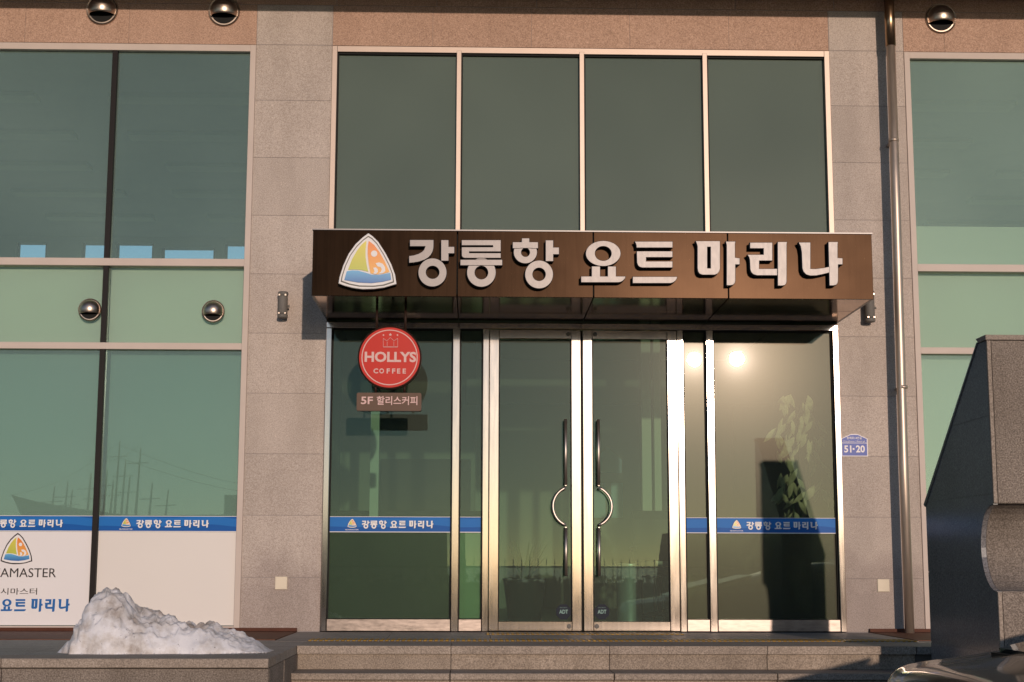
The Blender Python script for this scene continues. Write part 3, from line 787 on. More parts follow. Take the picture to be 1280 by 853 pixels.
for q in ((292, 105), (422, 105)):
    cx_, cz_ = K(*q); g.lathe_y(cx_, cz_, [(.0001, YH-.003), (.006, YH-.003), (.006, YH-.0005)], 12)
cx_, cz_ = K(356, 101); star = []
for k in range(10):
    r = .013 if k % 2 == 0 else .006; star.append((cx_+r*sin(k*pi/5), cz_+r*cos(k*pi/5)))
g.prism_y(star, YH-.003, YH-.0005)
part('crown_mark', g, sign_print, HS)
x0, z1 = at(446, 491, YH); x1, z0 = at(526.5, 514, YH)
rr = .012; prof = []
for (cx_, cz_, a0) in ((x1-rr, z1-rr, 0), (x0+rr, z1-rr, 90), (x0+rr, z0+rr, 180), (x1-rr, z0+rr, 270)):
    for k in range(5): a = radians(a0+k*22.5); prof.append((cx_+rr*cos(a), cz_+rr*sin(a)))
PL = part('floor_plate', G().prism_y(prof, YH, YH+.05), brown_plate, HS)
x0, z1 = K(84, 676); x1, z0 = K(193, 746)
part('lettering', text_g('5F', x0, x1, z0, z1, YH-.0005, bold=0.02), sign_print, PL)
x0, z1 = K(230, 670); x1, z0 = K(606, 754)
part('lettering', text_g('할리스커피', x0, x1, z0, z1, YH-.0005, bold=0.015), sign_print, PL)
for px in (470, 506):
    xx = at(px, 447, YH)[0]
    part('hanging_rod', G().tube([(xx, YH+.03, CZ0), (xx, YH+.03, dz_+R0-.04)], .010, 10), red_rim, HS)
    part('hanging_rod', G().tube([(xx, YH+.03, dz_-R0+.04), (xx, YH+.03, z1+.03)], .009, 10), red_rim, HS)

# ------------------------------------------------------------------ printed films and banners on the glass
def banner(x0, x1, y, logo_x, tx, lab, first=0):
    z0, z1 = 0.768, 0.880
    t = thing('window_banner', ((x0+x1)/2, y, z0), lab, 'banner', 'blue printed banners across the glass')
    part('strip', G().box(x0, x1, y, y+.002, z0, z1), banner_m, t)
    part('white_edge', G().box(x0, x1, y-.0006, y+.002, z0-.006, z0-.0005), print_white, t)
    part('white_edge', G().box(x0, x1, y-.0006, y+.002, z1+.0005, z1+.004), print_white, t)
    if tx:
        part('lettering_shadow', letters_flat(tx[0]+.003, tx[1]+.003, 0.790-.002, 0.853-.003, y-.0005, first=first), print_shadow, t)
        part('lettering', letters_flat(tx[0], tx[1], 0.790, 0.853, y-.0035, first=first), print_white, t)
    if logo_x is not None:
        logo(logo_x, 0.832, 0.075, y-.001, t)
        part('logo_caption', text_g('SEAMASTER', logo_x-.052, logo_x+.052, 0.777, 0.786, y-.0005, bold=.01), print_white, t)
zz = 656
banner(-6.2, -5.18, .032, None, None, 'blue banner strip on the far left pane, out past the black mullions')
banner(-5.12, -4.08, .032, None, None, 'blank blue banner strip left of the logo film')
banner(-4.03, -2.975, .032, None, (at(-12, zz)[0], at(77, zz)[0]), 'blue banner with white lettering directly above the film with the big sail logo')
banner(-2.925, -1.858, .032, at(156.5, zz)[0], (at(169.5, zz)[0], at(260, zz)[0]), 'blue banner with sail logo and white lettering above the blank cream film')
banner(X0+.052, -.19, .010, at(440, zz)[0], (at(452.5, zz)[0], at(541.5, zz)[0]), 'blue banner with sail logo on the entrance pane below the round coffee sign')
banner(-.124, .050, .010, None, None, 'short plain blue banner piece on the narrow pane left of the doors')
banner(1.648, 1.822, .004, None, None, 'short plain blue banner piece on the narrow pane right of the doors')
banner(1.888, X1-.052, .010, at(921, zz)[0], (at(933.5, zz)[0], at(1022, zz)[0]), 'blue banner with sail logo on the big entrance pane nearest the address plate')
F1 = thing('logo_window_film', (-3.5, .03, 0.04), 'white window film with large sail logo over black and blue lettering, left edge', 'window film')
part('film_sheet', G().box(-4.03, -2.975, .033, .036, 0.046, 0.760), white_film, F1)
def Q(px, py): return at(px/5.331, 640+py/5.331, .03)
x0, z1 = Q(4, 140); x1, z0 = Q(222, 350)
logo((x0+x1)/2, (z0+z1)/2, z1-z0, .0325, F1)
xe, ztop = Q(375, 376); xa, zbot = Q(22, 436)
wl = (xe-xa)/6.62
part('lettering', text_g('SEAMASTER', xe-(xe-xa)*9/6.98, xe, zbot, ztop, .0325, bold=0.0), print_black, F1, label='thin black Latin capitals')
x0, z1 = Q(22, 508); x1, z0 = Q(245, 560)
part('lettering', text_g('(주)시마스터', x1-(x1-x0)*1.55, x1, z0, z1, .0325, bold=0.002), print_black, F1)
xe, z1 = Q(464, 580); z0 = Q(464, 676)[1]
xb = Q(8, 600)[0]; full = (xe-xb)/((1053-726)/(1053-511))
part('lettering', letters_flat(xe-full, xe, z0+.004, z1, .0325), print_blue, F1, label='bold blue Korean lettering')
for xa_, xb_, lab in ((-2.925, -1.858, 'blank cream window film behind the snow heap, below the blue banner'), (-5.12, -4.08, 'blank white window film left of the logo film'), (-6.2, -5.18, 'blank white window film in the leftmost bay')):
    o = part('window_film', G().box(xa_, xb_, .033, .036, 0.046, 0.760), cream_film); tag(o, lab, 'window film')
# security stickers on the doors
for px, lab in ((704.5, 'small dark octagonal security sticker at the foot of the left door'), (752.5, 'small dark octagonal security sticker at the foot of the right door')):
    cx_, cz_ = at(px, 765)
    t = thing('security_sticker', (cx_, 0, cz_), lab, 'sticker', 'security stickers on the doors')
    oc = [(cx_+.062*cos(radians(22.5+45*k)), cz_+.062*sin(radians(22.5+45*k))) for k in range(8)]
    part('sticker_sheet', G().prism_y(oc, -.0005, .0012), plain('sticker_navy', (0.008, 0.013, 0.024), 0.5), t)
    part('lettering', text_g('ADT', cx_-.034, cx_+.034, cz_-.014, cz_+.016, -.0008, bold=.02), plain('sticker_print', (0.22, 0.36, 0.33), 0.4), t)
    part('lettering', text_g('SECURITY', cx_-.03, cx_+.03, cz_+.028, cz_+.036, -.0008), plain('sticker_print', (0.12, 0.2, 0.19), 0.4), t)

# ------------------------------------------------------------------ small wall fittings
def vent(x, z, r, y0, lab, grp):
    t = thing('vent_hood', (x, y0, z), lab, 'vent hood', grp)
    part('flange', G().lathe_y(x, z, [(.0001, y0-.006), (r*1.02, y0-.006), (r*1.13, y0-.012), (r*1.16, y0-.006), (r*1.16, y0)], 40), hood_steel, t)
    g = G(); nu, nv = 28, 18
    for rr_, sgn in ((r, 1), (r*0.94, -1)):
        b = len(g.v)
        for j in range(nv+1):
            v = radians(-24+114*j/nv)
            for i in range(nu+1):
                u = radians(-90+180*i/nu)
                g.v.append((x+rr_*cos(v)*sin(u), y0-.008-rr_*0.92*cos(v)*cos(u), z+rr_*sin(v)))
        for j in range(nv):
            for i in range(nu):
                a = b+j*(nu+1)+i; g.f.append([a, a+1, a+nu+2, a+nu+1]); g.m.append(0 if sgn > 0 else 1); g.sm.append(True)
    b2 = (nv+1)*(nu+1)
    for i in range(nu): g.f.append([i, i+1, b2+i+1, b2+i]); g.m.append(0); g.sm.append(False)
    part('hood', g, [hood_steel, gasket], t)
    part('dark_throat', G().lathe_y(x, z, [(.0001, y0-.014), (r*.93, y0-.014), (r*.93, y0-.009)], 32), gasket, t)
for px, py, lab in ((126, 10, 'round steel vent hood on the brown stone band, leftmost of the three up there'),
                    (279, 12, 'round steel vent hood on the brown stone band nearest the left granite column'),
                    (1178, 21, 'round steel vent hood on the brown stone band right of the drainpipe')):
    x, z = at(px, py, -.05); vent(x, z, .112, 0.0, lab, 'vent hoods on the stone band')
for px, py, lab in ((110, 386, 'round steel vent hood in the pale glass strip, left of the black mullion'),
                    (265, 388, 'round steel vent hood in the pale glass strip, right of the black mullion')):
    x, z = at(px, py, -.02); vent(x, z, .079, 0.040, lab, 'vent hoods in the pale glass strip')
vent(4.79, 4.99, .112, 0.0, 'round steel vent hood on the brown stone band at the far right', 'vent hoods on the stone band')

def wall_lamp(px, py0, py1, Y, lab):
    x, zt_ = at(px, py0, Y); zb_ = at(px, py1, Y)[1]
    t = thing('wall_light', (x, 0, zb_), lab, 'wall light', 'cylinder wall lights beside the canopy')
    part('lamp_tube', G().lathe_z(x, -.085, [(.0001, zb_+.035), (.036, zb_+.035), (.038, zb_+.04), (.038, zt_-.04), (.036, zt_-.035), (.0001, zt_-.035)], 24), lampgrey, t)
    part('lamp_cap', G().lathe_z(x, -.085, [(.03, zt_-.035), (.041, zt_-.026), (.041, zt_-.006), (.034, zt_), (.0001, zt_)], 24), lampgrey, t)
    part('lamp_cap', G().lathe_z(x, -.085, [(.0001, zb_), (.034, zb_), (.041, zb_+.006), (.041, zb_+.028), (.03, zb_+.034)], 24), lampgrey, t)
    part('clip', G().box(x-.03, x-.018, -.128, -.11, zt_-.037, zt_-.024).box(x+.018, x+.03, -.128, -.11, zt_-.037, zt_-.024)
         .box(x-.03, x-.018, -.128, -.11, zb_+.03, zb_+.04).box(x+.018, x+.03, -.128, -.11, zb_+.03, zb_+.04), hood_steel, t)
    part('wall_bracket', G().box(x-.02, x+.02, -.05, -.001, (zt_+zb_)/2-.04, (zt_+zb_)/2+.04).tube([(x+.03, -.08, (zt_+zb_)/2-.01), (x+.052, -.08, (zt_+zb_)/2-.01)], .010, 8), lampgrey, t)
wall_lamp(354, 365, 398, -.085, 'grey cylinder wall light on the left granite column beside the canopy')
wall_lamp(1086.5, 364, 403, -.085, 'grey cylinder wall light half hidden behind the right end of the canopy')
for px, py, lab in ((351.5, 729, 'square cream cover plate low on the left granite column'), (1104, 732, 'square cream cover plate low on the right granite column near the drainpipe')):
    x, z = at(px, py); o = part('cover_plate', G().slab(x-.047, x+.047, -.012, -.0005, z-.049, z+.049, .004), cream, org=(x, 0, z)); tag(o, lab, 'cover plate', 'cream cover plates low on the columns')

# drainpipe
xp, yp = 3.348, -0.17
DP = thing('drainpipe', (xp, yp, 0), 'tall round stainless steel drainpipe running up the right granite column', 'drainpipe')
part('pipe', G().tube([(xp-.014, yp, 0.0), (xp-.014, yp, 1.3), (xp, yp, 3.3), (xp+.004, yp, 4.70)], .036, 20), pipe_steel, DP)
part('upper_pipe', G().tube([(xp+.004, yp, 4.69), (xp+.004, yp, 5.17)], .041, 20), plain('tarnished_pipe', (0.40, 0.26, 0.16), 0.3, 1.0, var=0.2), DP)
for z in (1.9, 3.9):
    part('bracket', G().tube([(xp, yp, z-.012), (xp, yp, z+.012)], .040, 20).box(xp-.012, xp+.012, yp+.036, -.001, z-.01, z+.01), pipe_steel, DP)

# address plate
x0, z1 = at(1051, 543, -.01); x1, z0 = at(1085, 571, -.01); zs = at(1051, 548.5, -.01)[1]; xm = (x0+x1)/2
AP = thing('address_plate', (xm, 0, z0), 'small blue house shaped address plate reading 51-20 beside the glass entrance', 'sign')
def house(d): return [(x0+d, z0+d), (x1-d, z0+d), (x1-d, zs-d*.3), (xm+.03, z1-d*.9), (xm, z1-d+.002), (xm-.03, z1-d*.9), (x0+d, zs-d*.3)]
part('plate_border', G().prism_y(house(0), -.014, -.001), plate_white, AP)
part('plate_face', G().prism_y(house(.007), -.0155, -.013), plate_blue, AP)
def P2(px, py): return at(1050+px/23.7, 538+py/23.7, -.015)
def tb(s, a, b, bold, m_, ncol=None):
    (xa_, zb_), (xb_, za_) = P2(*a), P2(*b); part('lettering', text_g(s, xa_, xb_, za_, zb_, -.016, bold=bold, depth=.001), m_, AP)
tb('51', (118, 452), (340, 662), .03, plate_white); tb('20', (468, 448), (738, 662), .03, plate_white)
g = G(); qx, qz = P2(400, 555); part('dot', g.box(qx-.007, qx+.007, -.017, -.0156, qz-.007, qz+.007), plate_white, AP)
tb('창해로14번길', (195, 190), (640, 270), .01, plate_white); tb('Changhaero 14beon-gil', (95, 305), (735, 362), .0, plate_white)
(xa_, zb_), (xb_, za_) = P2(60, 370), P2(795, 388); part('divider', G().box(xa_, xb_, -.0165, -.0156, za_, zb_), plate_white, AP)

# ------------------------------------------------------------------ monument
MX = 2.87; MT = 1.80; MW = 0.27
def notch(n=14):
    return [(-3.5+0.24*cos(radians(-90+180*k/n))*0.95, 0.615+0.24*sin(radians(-90+180*k/n))) for k in range(n+1)]
prof = [(-2.25, -.75), (-2.25, 0.91), (-3.37, MT-.03), (-3.5, MT-.03)]+notch()[::-1]+[(-3.5, -.75)]
MO = thing('stone_monument', (MX+.8, -2.9, -.75), 'tall dark polished granite monument with slanted back and rounded groove, right of the steps', 'monument')
part('core', G().prism_x(prof, MX+.03, MX+MW), G_plinth, MO)
part('joint_fill', G().prism_x([(-2.9+(y+2.9)*.99, z*.998-.004) for y, z in prof], MX+.004, MX+.029), G_dark, MO)
def clipz(poly, z, keep_above):
    out = []
    for i in range(len(poly)):
        a, b = poly[i], poly[(i+1) % len(poly)]
        ia = (a[1] >= z) == keep_above or a[1] == z; ib = (b[1] >= z) == keep_above or b[1] == z
        if ia: out.append(a)
        if ia != ib:
            t_ = (z-a[1])/(b[1]-a[1]); out.append((a[0]+(b[0]-a[0])*t_, z))
    return out
zc = [-.75, -.395, .04, .475, .91, 1.345, MT-.03]
for a, b in zip(zc[:-1], zc[1:]):
    pl = clipz(clipz(prof, a+.002, True), b-.002, False)
    part('side_slab', G().prism_x(pl, MX, MX+.028), G_dark, MO)
part('coping_slab', G().prism_x([(-3.39, MT-.028), (-3.35, MT), (-3.52, MT), (-3.52, MT-.028)], MX-.006, MX+MW+.006), G_cope, MO)
part('back_edge_trim', G().prism_x([(-2.22, .90), (-3.36, MT-.02), (-3.37, MT-.029), (-2.25, .885)], MX-.006, MX+MW+.004), G_dark, MO)
for (z0, z1) in ((.858, MT-.032), (-.749, .372)):
    part('edge_trim', G().slab(MX, MX+.022, -3.518, -3.502, z0, z1, .002), G_cope, MO)
    for k in range(1):
        part('front_slab', G().slab(MX+.026, MX+MW, -3.514, -3.502, z0, z1, .002), G_plinth, MO)

# ------------------------------------------------------------------ snow heap
def snow():
    x0, x1, y0, y1 = -2.50, -1.17, -3.02, -2.35; nx, ny = 230, 110
    ridge = [(-2.45, 0), (-2.38, .08), (-2.32, .20), (-2.24, .345), (-2.16, .375), (-2.08, .345), (-2.01, .245), (-1.93, .205), (-1.8, .18), (-1.62, .145), (-1.45, .10), (-1.32, .055), (-1.2, .0), (-1.1, -.02)]
    g = G()
    def h(x, y):
        for (a, ha), (b, hb_) in zip(ridge[:-1], ridge[1:]):
            if a <= x <= b:
                t_ = (x-a)/(b-a); t_ = t_*t_*(3-2*t_); hr = ha+(hb_-ha)*t_; break
        else: hr = 0
        hw = .33*(.30+.70*min(1, max(0, hr)/.2)**.5); d = (y+2.62)/hw; e = max(0, 1-abs(d)**2.2)
        return hr*e**0.55 if e > 0 else 0
    for j in range(ny+1):
        for i in range(nx+1):
            x = x0+(x1-x0)*i/nx; y = y0+(y1-y0)*j/ny
            x2 = x+.025*noise.noise(Vector((x*7, y*7, 1))); y2 = y+.035*noise.noise(Vector((x*6, y*6, 9)))
            z = h(x2, y2)
            if z > 0.0:
                p = Vector((x, y, z))
                k = min(1, z/.13)
                r1 = abs(noise.noise(p*11)); r2 = noise.noise(p*26+Vector((3, 1, 7))); r3 = noise.noise(p*60)
                r0 = noise.noise(p*5+Vector((8, 8, 0)))
                z += k*(.045*r0-.05*r1+.024*r2+.008*r3+.004*noise.noise(p*130)+.012); z = max(z, .004+.35*k*.1); y += k*(.012*r0+.010*r2+.004*r3); x += k*.02*noise.noise(p*18+Vector((0, 9, 0)))
            else: z = -.012
            g.v.append((x, y, z-.003))
    for j in range(ny):
        for i in range(nx):
            a = j*(nx+1)+i; f = [a, a+1, a+nx+2, a+nx+1]
            if max(g.v[q][2] for q in f) > -.002: g.f.append(f); g.m.append(0); g.sm.append(True)
    m, t, p = mat('dirty_snow'); co = coords(t, rnd=False)
    a = noise_tex(t, co, 5.5, 5, 0.65); b = noise_tex(t, co, 45, 3, 0.7)
    c = ramp(t, a, [(0.34, (0.33, 0.28, 0.25)), (0.46, (0.56, 0.53, 0.52)), (0.58, (0.72, 0.71, 0.74))])
    c = mixc(t, ramp(t, b, [(0.66, (0,)*3), (0.74, (1,)*3)]), c, (0.10, 0.085, 0.075))
    t.links.new(c, p.inputs['Base Color']); p.inputs['Roughness'].default_value = 0.55
    p.inputs['Subsurface Weight'].default_value = 0.15; p.inputs['Subsurface Radius'].default_value = (.02, .02, .02)
    bump(t, noise_tex(t, co, 70, 4, 0.65), p, 0.4, 0.005)
    rnd = random.Random(4)
    for i in range(150):          # loose crumbs round the foot
        a = rnd.uniform(0, 1); cx_ = -2.40+1.16*a+rnd.uniform(-.04, .04); cy_ = -2.90+.12*abs(a-.3)+abs(rnd.gauss(0, .035))*-1
        q = rnd.uniform(.003, .010); b = len(g.v)
        for (dx_, dy_, dz2) in ((1, 0, 0), (-.9, .3, 0), (.1, 1, .1), (0, -1, 0), (0, 0, 1.1)): g.v.append((cx_+dx_*q*rnd.uniform(.7, 1.2), cy_+dy_*q, dz2*q))
        for f in ((0, 2, 4), (2, 1, 4), (1, 3, 4), (3, 0, 4)): g.f.append([b+j_ for j_ in f]); g.m.append(0); g.sm.append(False)
    o = part('snow_heap', g, m, org=(-1.9, -2.7, 0)); tag(o, 'dirty grey white heap of old snow on the granite low wall, peaked at its left', 'snow heap')
snow()

# ------------------------------------------------------------------ car (a dark grey saloon seen from behind its left rear corner)
def car():
    CX, CY, Z0 = 1.66, -5.9, -0.75
    t = thing('parked_car', (CX+2.2, CY, Z0), 'dark grey metallic saloon car cut off by the lower right corner', 'car')
    m, tr_, p = mat('car_paint'); p.inputs['Base Color'].default_value = (0.035, 0.033, 0.033, 1); p.inputs['Metallic'].default_value = 0.5
    p.inputs['Roughness'].default_value = 0.4; p.inputs['Coat Weight'].default_value = 0.8; p.inputs['Coat Roughness'].default_value = 0.06
    HW = .88
    # stations along x: (x, roof/deck height at centre, shoulder height, half width, roof half width, floor)
    st = [(0.00, .60, .55, .62, .30, .38), (0.03, .79, .70, .74, .45, .30), (0.09, .850, .78, .82, .60, .26), (0.20, .872, .81, .86, .68, .22), (0.40, .885, .83, HW, .72, .20),
          (0.54, .915, .85, HW, .66, .20), (1.00, 1.01, .87, HW, .62, .20), (1.50, 1.14, .89, HW, .58, .20), (2.05, 1.29, .91, HW, .57, .20), (2.6, 1.33, .91, HW, .57, .20),
          (3.15, 1.20, .90, HW, .60, .20), (3.55, .96, .88, .87, .68, .20), (4.1, .86, .80, .84, .62, .22), (4.4, .70, .62, .72, .45, .26), (4.48, .55, .5, .60, .3, .32)]
    g = G(); rings = []
    for (x, hc, hs, hw, rw, fl) in st:
        pts = [(-hw*.86, fl), (-hw*.97, fl+.12), (-hw, (fl+hs)/2), (-hw*.985, hs-.08), (-hw*.95, hs-.01), (-(rw+hw)/2*.985, hs+(hc-hs)*.42), (-rw, hs+(hc-hs)*.80), (-rw*.82, hc-.028), (-rw*.45, hc-.006), (0, hc)]
        ring = pts+[(-y, z) for y, z in pts[-2::-1]]
        rings.append([(CX+x+0.10*(abs(y)/HW)**2.2*(1 if x < 1 else 0)*max(0, 1-x/1.0), CY+y, Z0+z) for y, z in ring])
    n = len(rings[0]); b = 0
    for r in rings: g.v += r
    for i in range(len(rings)-1):
        for k in range(n-1): g.f.append([i*n+k, i*n+k+1, (i+1)*n+k+1, (i+1)*n+k]); g.m.append(0); g.sm.append(True)
        g.f.append([i*n+n-1, i*n, (i+1)*n, (i+1)*n+n-1]); g.m.append(0); g.sm.append(True)
    g.f.append(list(range(n))); g.f.append(list(range((len(rings)-1)*n, len(rings)*n))); g.m += [0, 0]; g.sm += [True, True]
    body = part('body', g, m, t)
    s = body.modifiers.new('smooth', 'SUBSURF'); s.levels = 2; s.render_levels = 2
    # glass areas sit just outside the greenhouse
    gl = plain('car_glass', (0.01, 0.012, 0.012), 0.03); gl.node_tree.nodes['Principled BSDF'].inputs['Coat Weight'].default_value = 1.0
    def Z(x, y):
        return 0
    def patch(name, pts, m_):
        gg = G(); top = [Vector(p_) for p_ in pts]; nn = (top[1]-top[0]).cross(top[3]-top[0]).normalized()*.012
        gg.add([tuple(p_+nn) for p_ in top]+[tuple(p_-nn) for p_ in top], [(0, 1, 2, 3), (7, 6, 5, 4), (0, 4, 5, 1), (1, 5, 6, 2), (2, 6, 7, 3), (3, 7, 4, 0)])
        return part(name, gg, m_, t)
    patch('rear_window', [(CX+.56, CY-.52, Z0+.908), (CX+.56, CY+.52, Z0+.908), (CX+1.50, CY+.46, Z0+1.145), (CX+1.50, CY-.46, Z0+1.145)], gl)
    patch('windscreen', [(CX+2.62, CY-.50, Z0+1.325), (CX+2.62, CY+.50, Z0+1.325), (CX+3.52, CY+.62, Z0+.985), (CX+3.52, CY-.62, Z0+.985)], gl)
    for sy in (-1, 1):
        patch('side_window', [(CX+.95, CY+sy*.80, Z0+.97), (CX+1.9, CY+sy*.81, Z0+.97), (CX+1.9, CY+sy*.68, Z0+1.14), (CX+1.4, CY+sy*.70, Z0+1.04)], gl)
        patch('side_window', [(CX+1.98, CY+sy*.81, Z0+.97), (CX+3.1, CY+sy*.80, Z0+.96), (CX+2.6, CY+sy*.66, Z0+1.22), (CX+1.98, CY+sy*.67, Z0+1.16)], gl)
        patch('tail_light', [(CX+.045, CY+sy*.46, Z0+.58), (CX+.09, CY+sy*.72, Z0+.58), (CX+.12, CY+sy*.72, Z0+.69), (CX+.065, CY+sy*.46, Z0+.69)], plain('tail_light_red', (0.25, 0.01, 0.01), 0.15))
        for wx in (.85, 3.55):
            ww = G(); cx_, cz_ = CX+wx, Z0+.32
            ww.lathe_y(cx_, cz_, [(.19, CY+sy*.90), (.30, CY+sy*.90), (.32, CY+sy*.87), (.32, CY+sy*.70), (.0001, CY+sy*.70)], 28)
            w_ = part('wheel', ww, rubber, t)
            part('rim', G().lathe_y(cx_, cz_, [(.0001, CY+sy*.895), (.06, CY+sy*.895), (.10, CY+sy*.87), (.19, CY+sy*.90), (.19, CY+sy*.80)], 28), steel, w_)
    patch('bumper', [(CX+.035, CY-.70, Z0+.30), (CX+.035, CY+.70, Z0+.30), (CX+.02, CY+.70, Z0+.50), (CX+.02, CY-.70, Z0+.50)], m)
    # slanted oval emblem on the boot lid
    e = G(); ex_, ez_ = CX+.028, Z0+.735
    def el(a, ry, rz, dx=0): return (ex_+dx+.10*sin(a)*rz, CY+ry*cos(a), ez_+rz*sin(a))
    e.tube([el(2*pi*k/28, .050, .028) for k in range(29)], .003, 8, cap=False)
    e.tube([(ex_, CY+.028, ez_-.026), (ex_+.004, CY+.018, ez_+.022)], .003, 8).tube([(ex_, CY-.018, ez_-.027), (ex_+.004, CY-.026, ez_+.020)], .003, 8)
    e.tube([(ex_, CY+.022, ez_-.004), (ex_+.002, CY-.022, ez_+.004)], .003, 8)
    part('emblem', e, plain('chrome', (0.45, 0.45, 0.45), 0.25, 1.0), t)
    # wiper-side trim at the base of the rear window
    part('window_trim', G().box(CX+.52, CX+.56, CY-.51, CY+.51, Z0+.88, Z0+.902), gasket, t)
car()

# ------------------------------------------------------------------ things inside, seen through the glass
def indoor_tree():
    t = thing('dried_leaf_plant', (2.70, .55, 0), 'tall indoor plant with pale drooping leaves behind the right entrance pane', 'plant')
    part('pot', G().lathe_z(2.70, .55, [(.0001, 0.002), (.12, 0.002), (.16, .30), (.17, .32), (.15, .32), (.13, .26), (.0001, .26)], 20), plain('pot_glaze', (0.12, 0.10, 0.08), 0.4), t)
    st = G()
    for a in (0, 1, 2): st.tube([(2.66+.04*a, .55, .26), (2.62+.06*a, .55+.02*a, .9), (2.56+.10*a, .5+.03*a, 1.75)], [.016, .012, .006], 8)
    part('stem', st, leafg, t)
    g = G(); rnd = random.Random(3)
    for i in range(95):
        z = rnd.uniform(.85, 1.95); sp = .27*(1-abs(z-1.3)/1.0)
        c = Vector((2.66-.06*(z-1.3)+rnd.uniform(-1, 1)*sp, .45+rnd.uniform(-1, 1)*.15, z)); L = rnd.uniform(.08, .15); w = L*rnd.uniform(.13, .24)
        ang = rnd.uniform(-.7, .7); d = Vector((sin(ang), rnd.uniform(-.4, .2), -cos(ang))).normalized(); sd_ = d.cross(Vector((rnd.uniform(-.5, .5), -1, rnd.uniform(-.3, .3)))).normalized()
        nn = d.cross(sd_)
        rows = [(0, .05), (.25, .75), (.5, 1), (.75, .7), (1, .03)]
        vs = []
        for q, wq in rows:
            cc = c+d*L*q+nn*(.09*q*q)
            vs += [tuple(cc-sd_*w*wq+nn*.01*wq), tuple(cc), tuple(cc+sd_*w*wq+nn*.01*wq)]
        fs = []
        for q in range(4):
            for k in range(2): a = q*3+k; fs.append((a, a+1, a+4, a+3))
        g.add(vs, fs, 0, True)
    tag(part('leaves', g, leafm, t), kind='stuff')
indoor_tree()
def spiky_plant():
    t = thing('spiky_pot_plant', (.42, 1.0, 0), 'spiky leaved pot plant standing inside behind the left door', 'plant')
    part('pot', G().lathe_z(.42, 1.0, [(.0001, 0.002), (.13, 0.002), (.18, .38), (.19, .40), (.17, .40), (.15, .34), (.0001, .34)], 20), plain('pot_dark_glaze', (0.03, 0.04, 0.035), 0.3), t)
    rnd = random.Random(5)
    for i in range(26):
        a = rnd.uniform(0, 2*pi); tl = rnd.uniform(.25, 1.0); L = rnd.uniform(.35, .55); g = G()
        b = Vector((.42, 1.0, .34)); d = Vector((cos(a)*tl*.6, sin(a)*tl*.6, 1)).normalized(); s_ = d.cross(Vector((0, 0, 1))).normalized()
        vs = []
        for q, wq in ((0, .016), (.4, .014), (.75, .008), (1, .001)):
            cc = b+d*L*q-Vector((0, 0, .12*q*q*tl)); vs += [tuple(cc-s_*wq), tuple(cc+s_*wq)]
        g.add(vs, [(0, 1, 3, 2), (2, 3, 5, 4), (4, 5, 7, 6)], 0, True); part('leaf', g, leafg, t)
spiky_plant()
o = part('steel_bin', G().lathe_z(1.30, 1.0, [(.0001, .002), (.10, .002), (.105, .02), (.105, .50), (.11, .51), (.11, .53), (.085, .53), (.08, .50), (.0001, .48)], 28), plain('bin_steel', (0.62, 0.70, 0.64), 0.35, 0.6), org=(1.3, 1.0, 0))
tag(o, 'round steel bin standing inside behind the right door', 'bin')
CH = thing('desk_chair', (1.62, 1.5, 0), 'black swivel desk chair inside, behind the right edge of the right door', 'chair')
part('seat', G().slab(1.40, 1.86, 1.28, 1.72, .42, .50, .02), chair_black, CH)
part('backrest', G().prism_x([(1.70, .55), (1.78, .62), (1.84, .98), (1.78, 1.0), (1.72, .92), (1.68, .70)], 1.42, 1.84), chair_black, CH)
part('armrest', G().slab(1.36, 1.41, 1.34, 1.62, .64, .67, .008).box(1.38, 1.40, 1.46, 1.49, .45, .64), chair_black, CH)
part('armrest', G().slab(1.85, 1.90, 1.34, 1.62, .64, .67, .008).box(1.86, 1.88, 1.46, 1.49, .45, .64), chair_black, CH)
part('gas_column', G().tube([(1.62, 1.5, .09), (1.62, 1.5, .42)], .025, 12), chair_black, CH)
for k in range(5):
    a = 2*pi*k/5; part('leg', G().tube([(1.62, 1.5, .10), (1.62+.27*cos(a), 1.5+.27*sin(a), .06)], [.024, .014], 8).lathe_z(1.62+.27*cos(a), 1.5+.27*sin(a), [(.0001, .001), (.025, .001), (.025, .05), (.0001, .05)], 10), chair_black, CH)
RD = thing('reception_desk', (-.3, 3.2, 0), 'low dark reception desk inside the hall behind the left entrance pane', 'desk')
part('desk_front', G().slab(-1.3, .1, 2.9, 2.95, 0, .98, .01), int_dark, RD); part('desk_top', G().slab(-1.35, .15, 2.85, 3.4, .985, 1.03, .01), int_dark, RD)

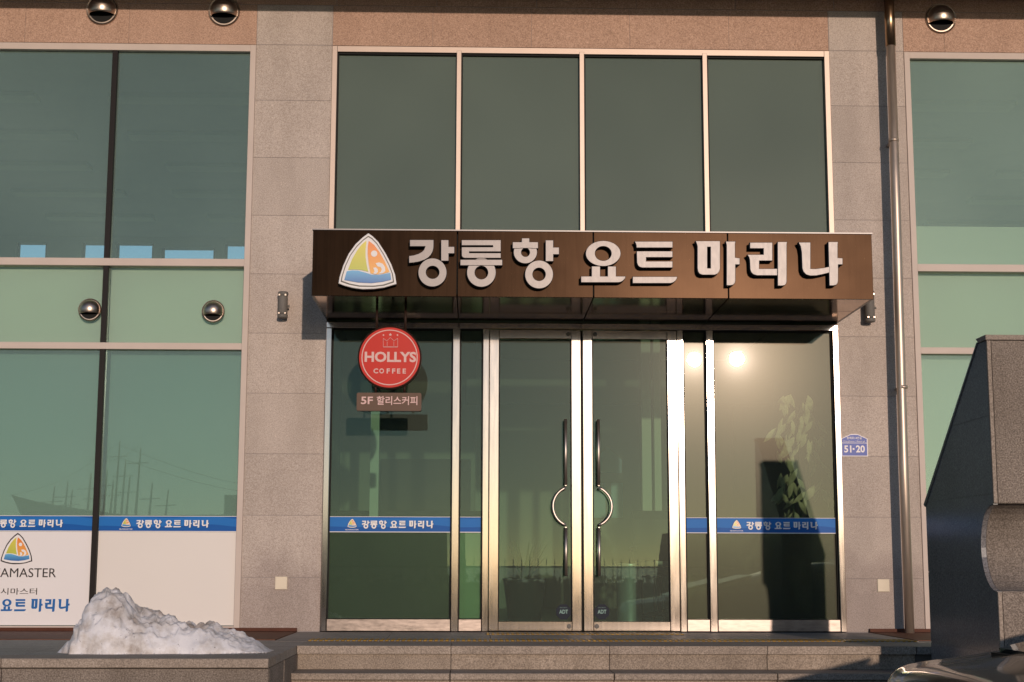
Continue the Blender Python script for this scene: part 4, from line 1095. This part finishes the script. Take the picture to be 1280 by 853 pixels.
# ------------------------------------------------------------------ what stands behind the photographer: seen only as reflections
def harbour():
    t = thing('quay_fence', (0, -25.5, -.75), 'black iron picket fence along the quay, seen mirrored in the glass doors', 'fence')
    part('base_wall', G().box(-9, 12, -25.7, -25.4, -.749, -.3), G_plinth, t)
    iron = plain('fence_iron', (0.02, 0.02, 0.02), 0.5)
    part('rail', G().box(-9, 12, -25.56, -25.53, -.18, -.14).box(-9, 12, -25.56, -25.53, .45, .49), iron, t)
    me = G().tube([(0, 0, 0), (0, 0, .9)], .010, 6).tube([(0, 0, .9), (0, 0, 1.0)], [.014, .001], 6).mesh('picket', iron)
    for i in range(101): inst('picket', me, t, (-8.9+.205*i, -25.545, -.3))
    o = part('quay_hedge', hedge(), plain('hedge_leaf', (0.02, 0.045, 0.02), 0.7, var=0.4, nscale=8), org=(2, -25.0, -.75)); tag(o, 'low clipped hedge in front of the quay fence, seen mirrored in the doors', 'hedge')
    # fishing boat
    b = thing('fishing_boat', (-9, -35, -1.9), 'moored fishing boat with masts and rigging, seen mirrored in the left window', 'boat')
    hullm = plain('boat_hull', (0.025, 0.03, 0.03), 0.5, var=0.2)
    g = G(); rows = []
    L = 9.0; x0 = -14.3
    for i in range(15):
        u = i/14; w = 1.9*(1-(1-u)**2.6)**.8 if u < .6 else 1.9*(1-.25*(u-.6)/.4); w = max(.02, w)
        sh = 2.62-1.1*min(1, u/.45)**.7*.6+.15*max(0, u-.6)
        xb = x0+L*u
        rows.append([(xb, -35-w, sh), (xb+(1-u)*1.2, -35-w*.75, .2), (xb+(1-u)*2.4, -35, -1.95), (xb+(1-u)*1.2, -35+w*.75, .2), (xb, -35+w, sh)])
    for r in rows: g.v += r
    for i in range(14):
        for k in range(4): g.f.append([i*5+k, i*5+k+1, i*5+k+6, i*5+k+5]); g.m.append(0); g.sm.append(True)
        g.f.append([i*5+4, i*5, i*5+5, i*5+9]); g.m.append(0); g.sm.append(False)
    part('hull', g, hullm, b)
    part('wheelhouse', G().box(-7.6, -5.9, -36, -34, 1.0, 2.6).box(-7.2, -6.2, -35.7, -34.3, 2.6, 3.0), plain('wheelhouse_paint', (0.10, 0.12, 0.12), 0.6), b)
    dm = plain('mast_dark', (0.04, 0.04, 0.04), 0.5)
    for x, h in ((-13.1, 2.9), (-12.7, 3.05), (-12.55, 2.8), (-12.0, 3.3), (-11.8, 3.0), (-11.5, 3.4), (-11.3, 3.1), (-11.15, 4.3), (-10.95, 3.7), (-10.8, 3.2), (-10.5, 4.1), (-10.1, 3.0), (-9.6, 2.8)):
        part('mast', G().tube([(x, -35, 1.4), (x+.1, -35, h)], [.05, .02], 8).tube([(x-.3, -35, h-.5), (x+.35, -35, h-.47)], .015, 6), dm, b)
    g = G()
    for a, c in (((-14.4, 2.6), (-11.15, 4.2)), ((-11.1, 4.2), (-5, 2.7)), ((-11.1, 3.8), (-4.5, 2.5)), ((-12.1, 3.8), (-10.4, 4.2))):
        pts = [(a[0]+(c[0]-a[0])*q/8, -35, a[1]+(c[1]-a[1])*q/8-.5*sin(pi*q/8)*.6) for q in range(9)]; g.tube(pts, .008, 5)
    tag(part('rigging', g, dm, b), kind='stuff')
    # bollard
    o = part('mooring_bollard', G().lathe_z(3.2, -22.5, [(.0001, -.75), (.16, -.75), (.13, -.6), (.13, -.3), (.2, -.24), (.2, -.16), (.0001, -.12)], 18), hullm, org=(3.2, -22.5, -.75))
    tag(o, 'dark iron mooring bollard on the quay, seen mirrored in the right door', 'bollard')
def hedge():
    g = G(); rnd = random.Random(1)
    for i in range(2600):
        c = Vector((rnd.uniform(-9, 12), -25.05+rnd.uniform(-.28, .28), -.74+rnd.random()**.6*1.0)); r = rnd.uniform(.05, .12)
        a = Vector((rnd.uniform(-1, 1), rnd.uniform(-1, 1), rnd.uniform(-1, 1))).normalized()*r; b_ = a.cross(Vector((rnd.uniform(-1, 1), rnd.uniform(-1, 1), rnd.uniform(-1, 1)))).normalized()*r*.7
        g.add([tuple(c-a), tuple(c-b_), tuple(c+a), tuple(c+b_)], [(0, 1, 2, 3)])
    g.box(-9, 12, -25.2, -24.9, -.749, .1)
    return g
harbour()
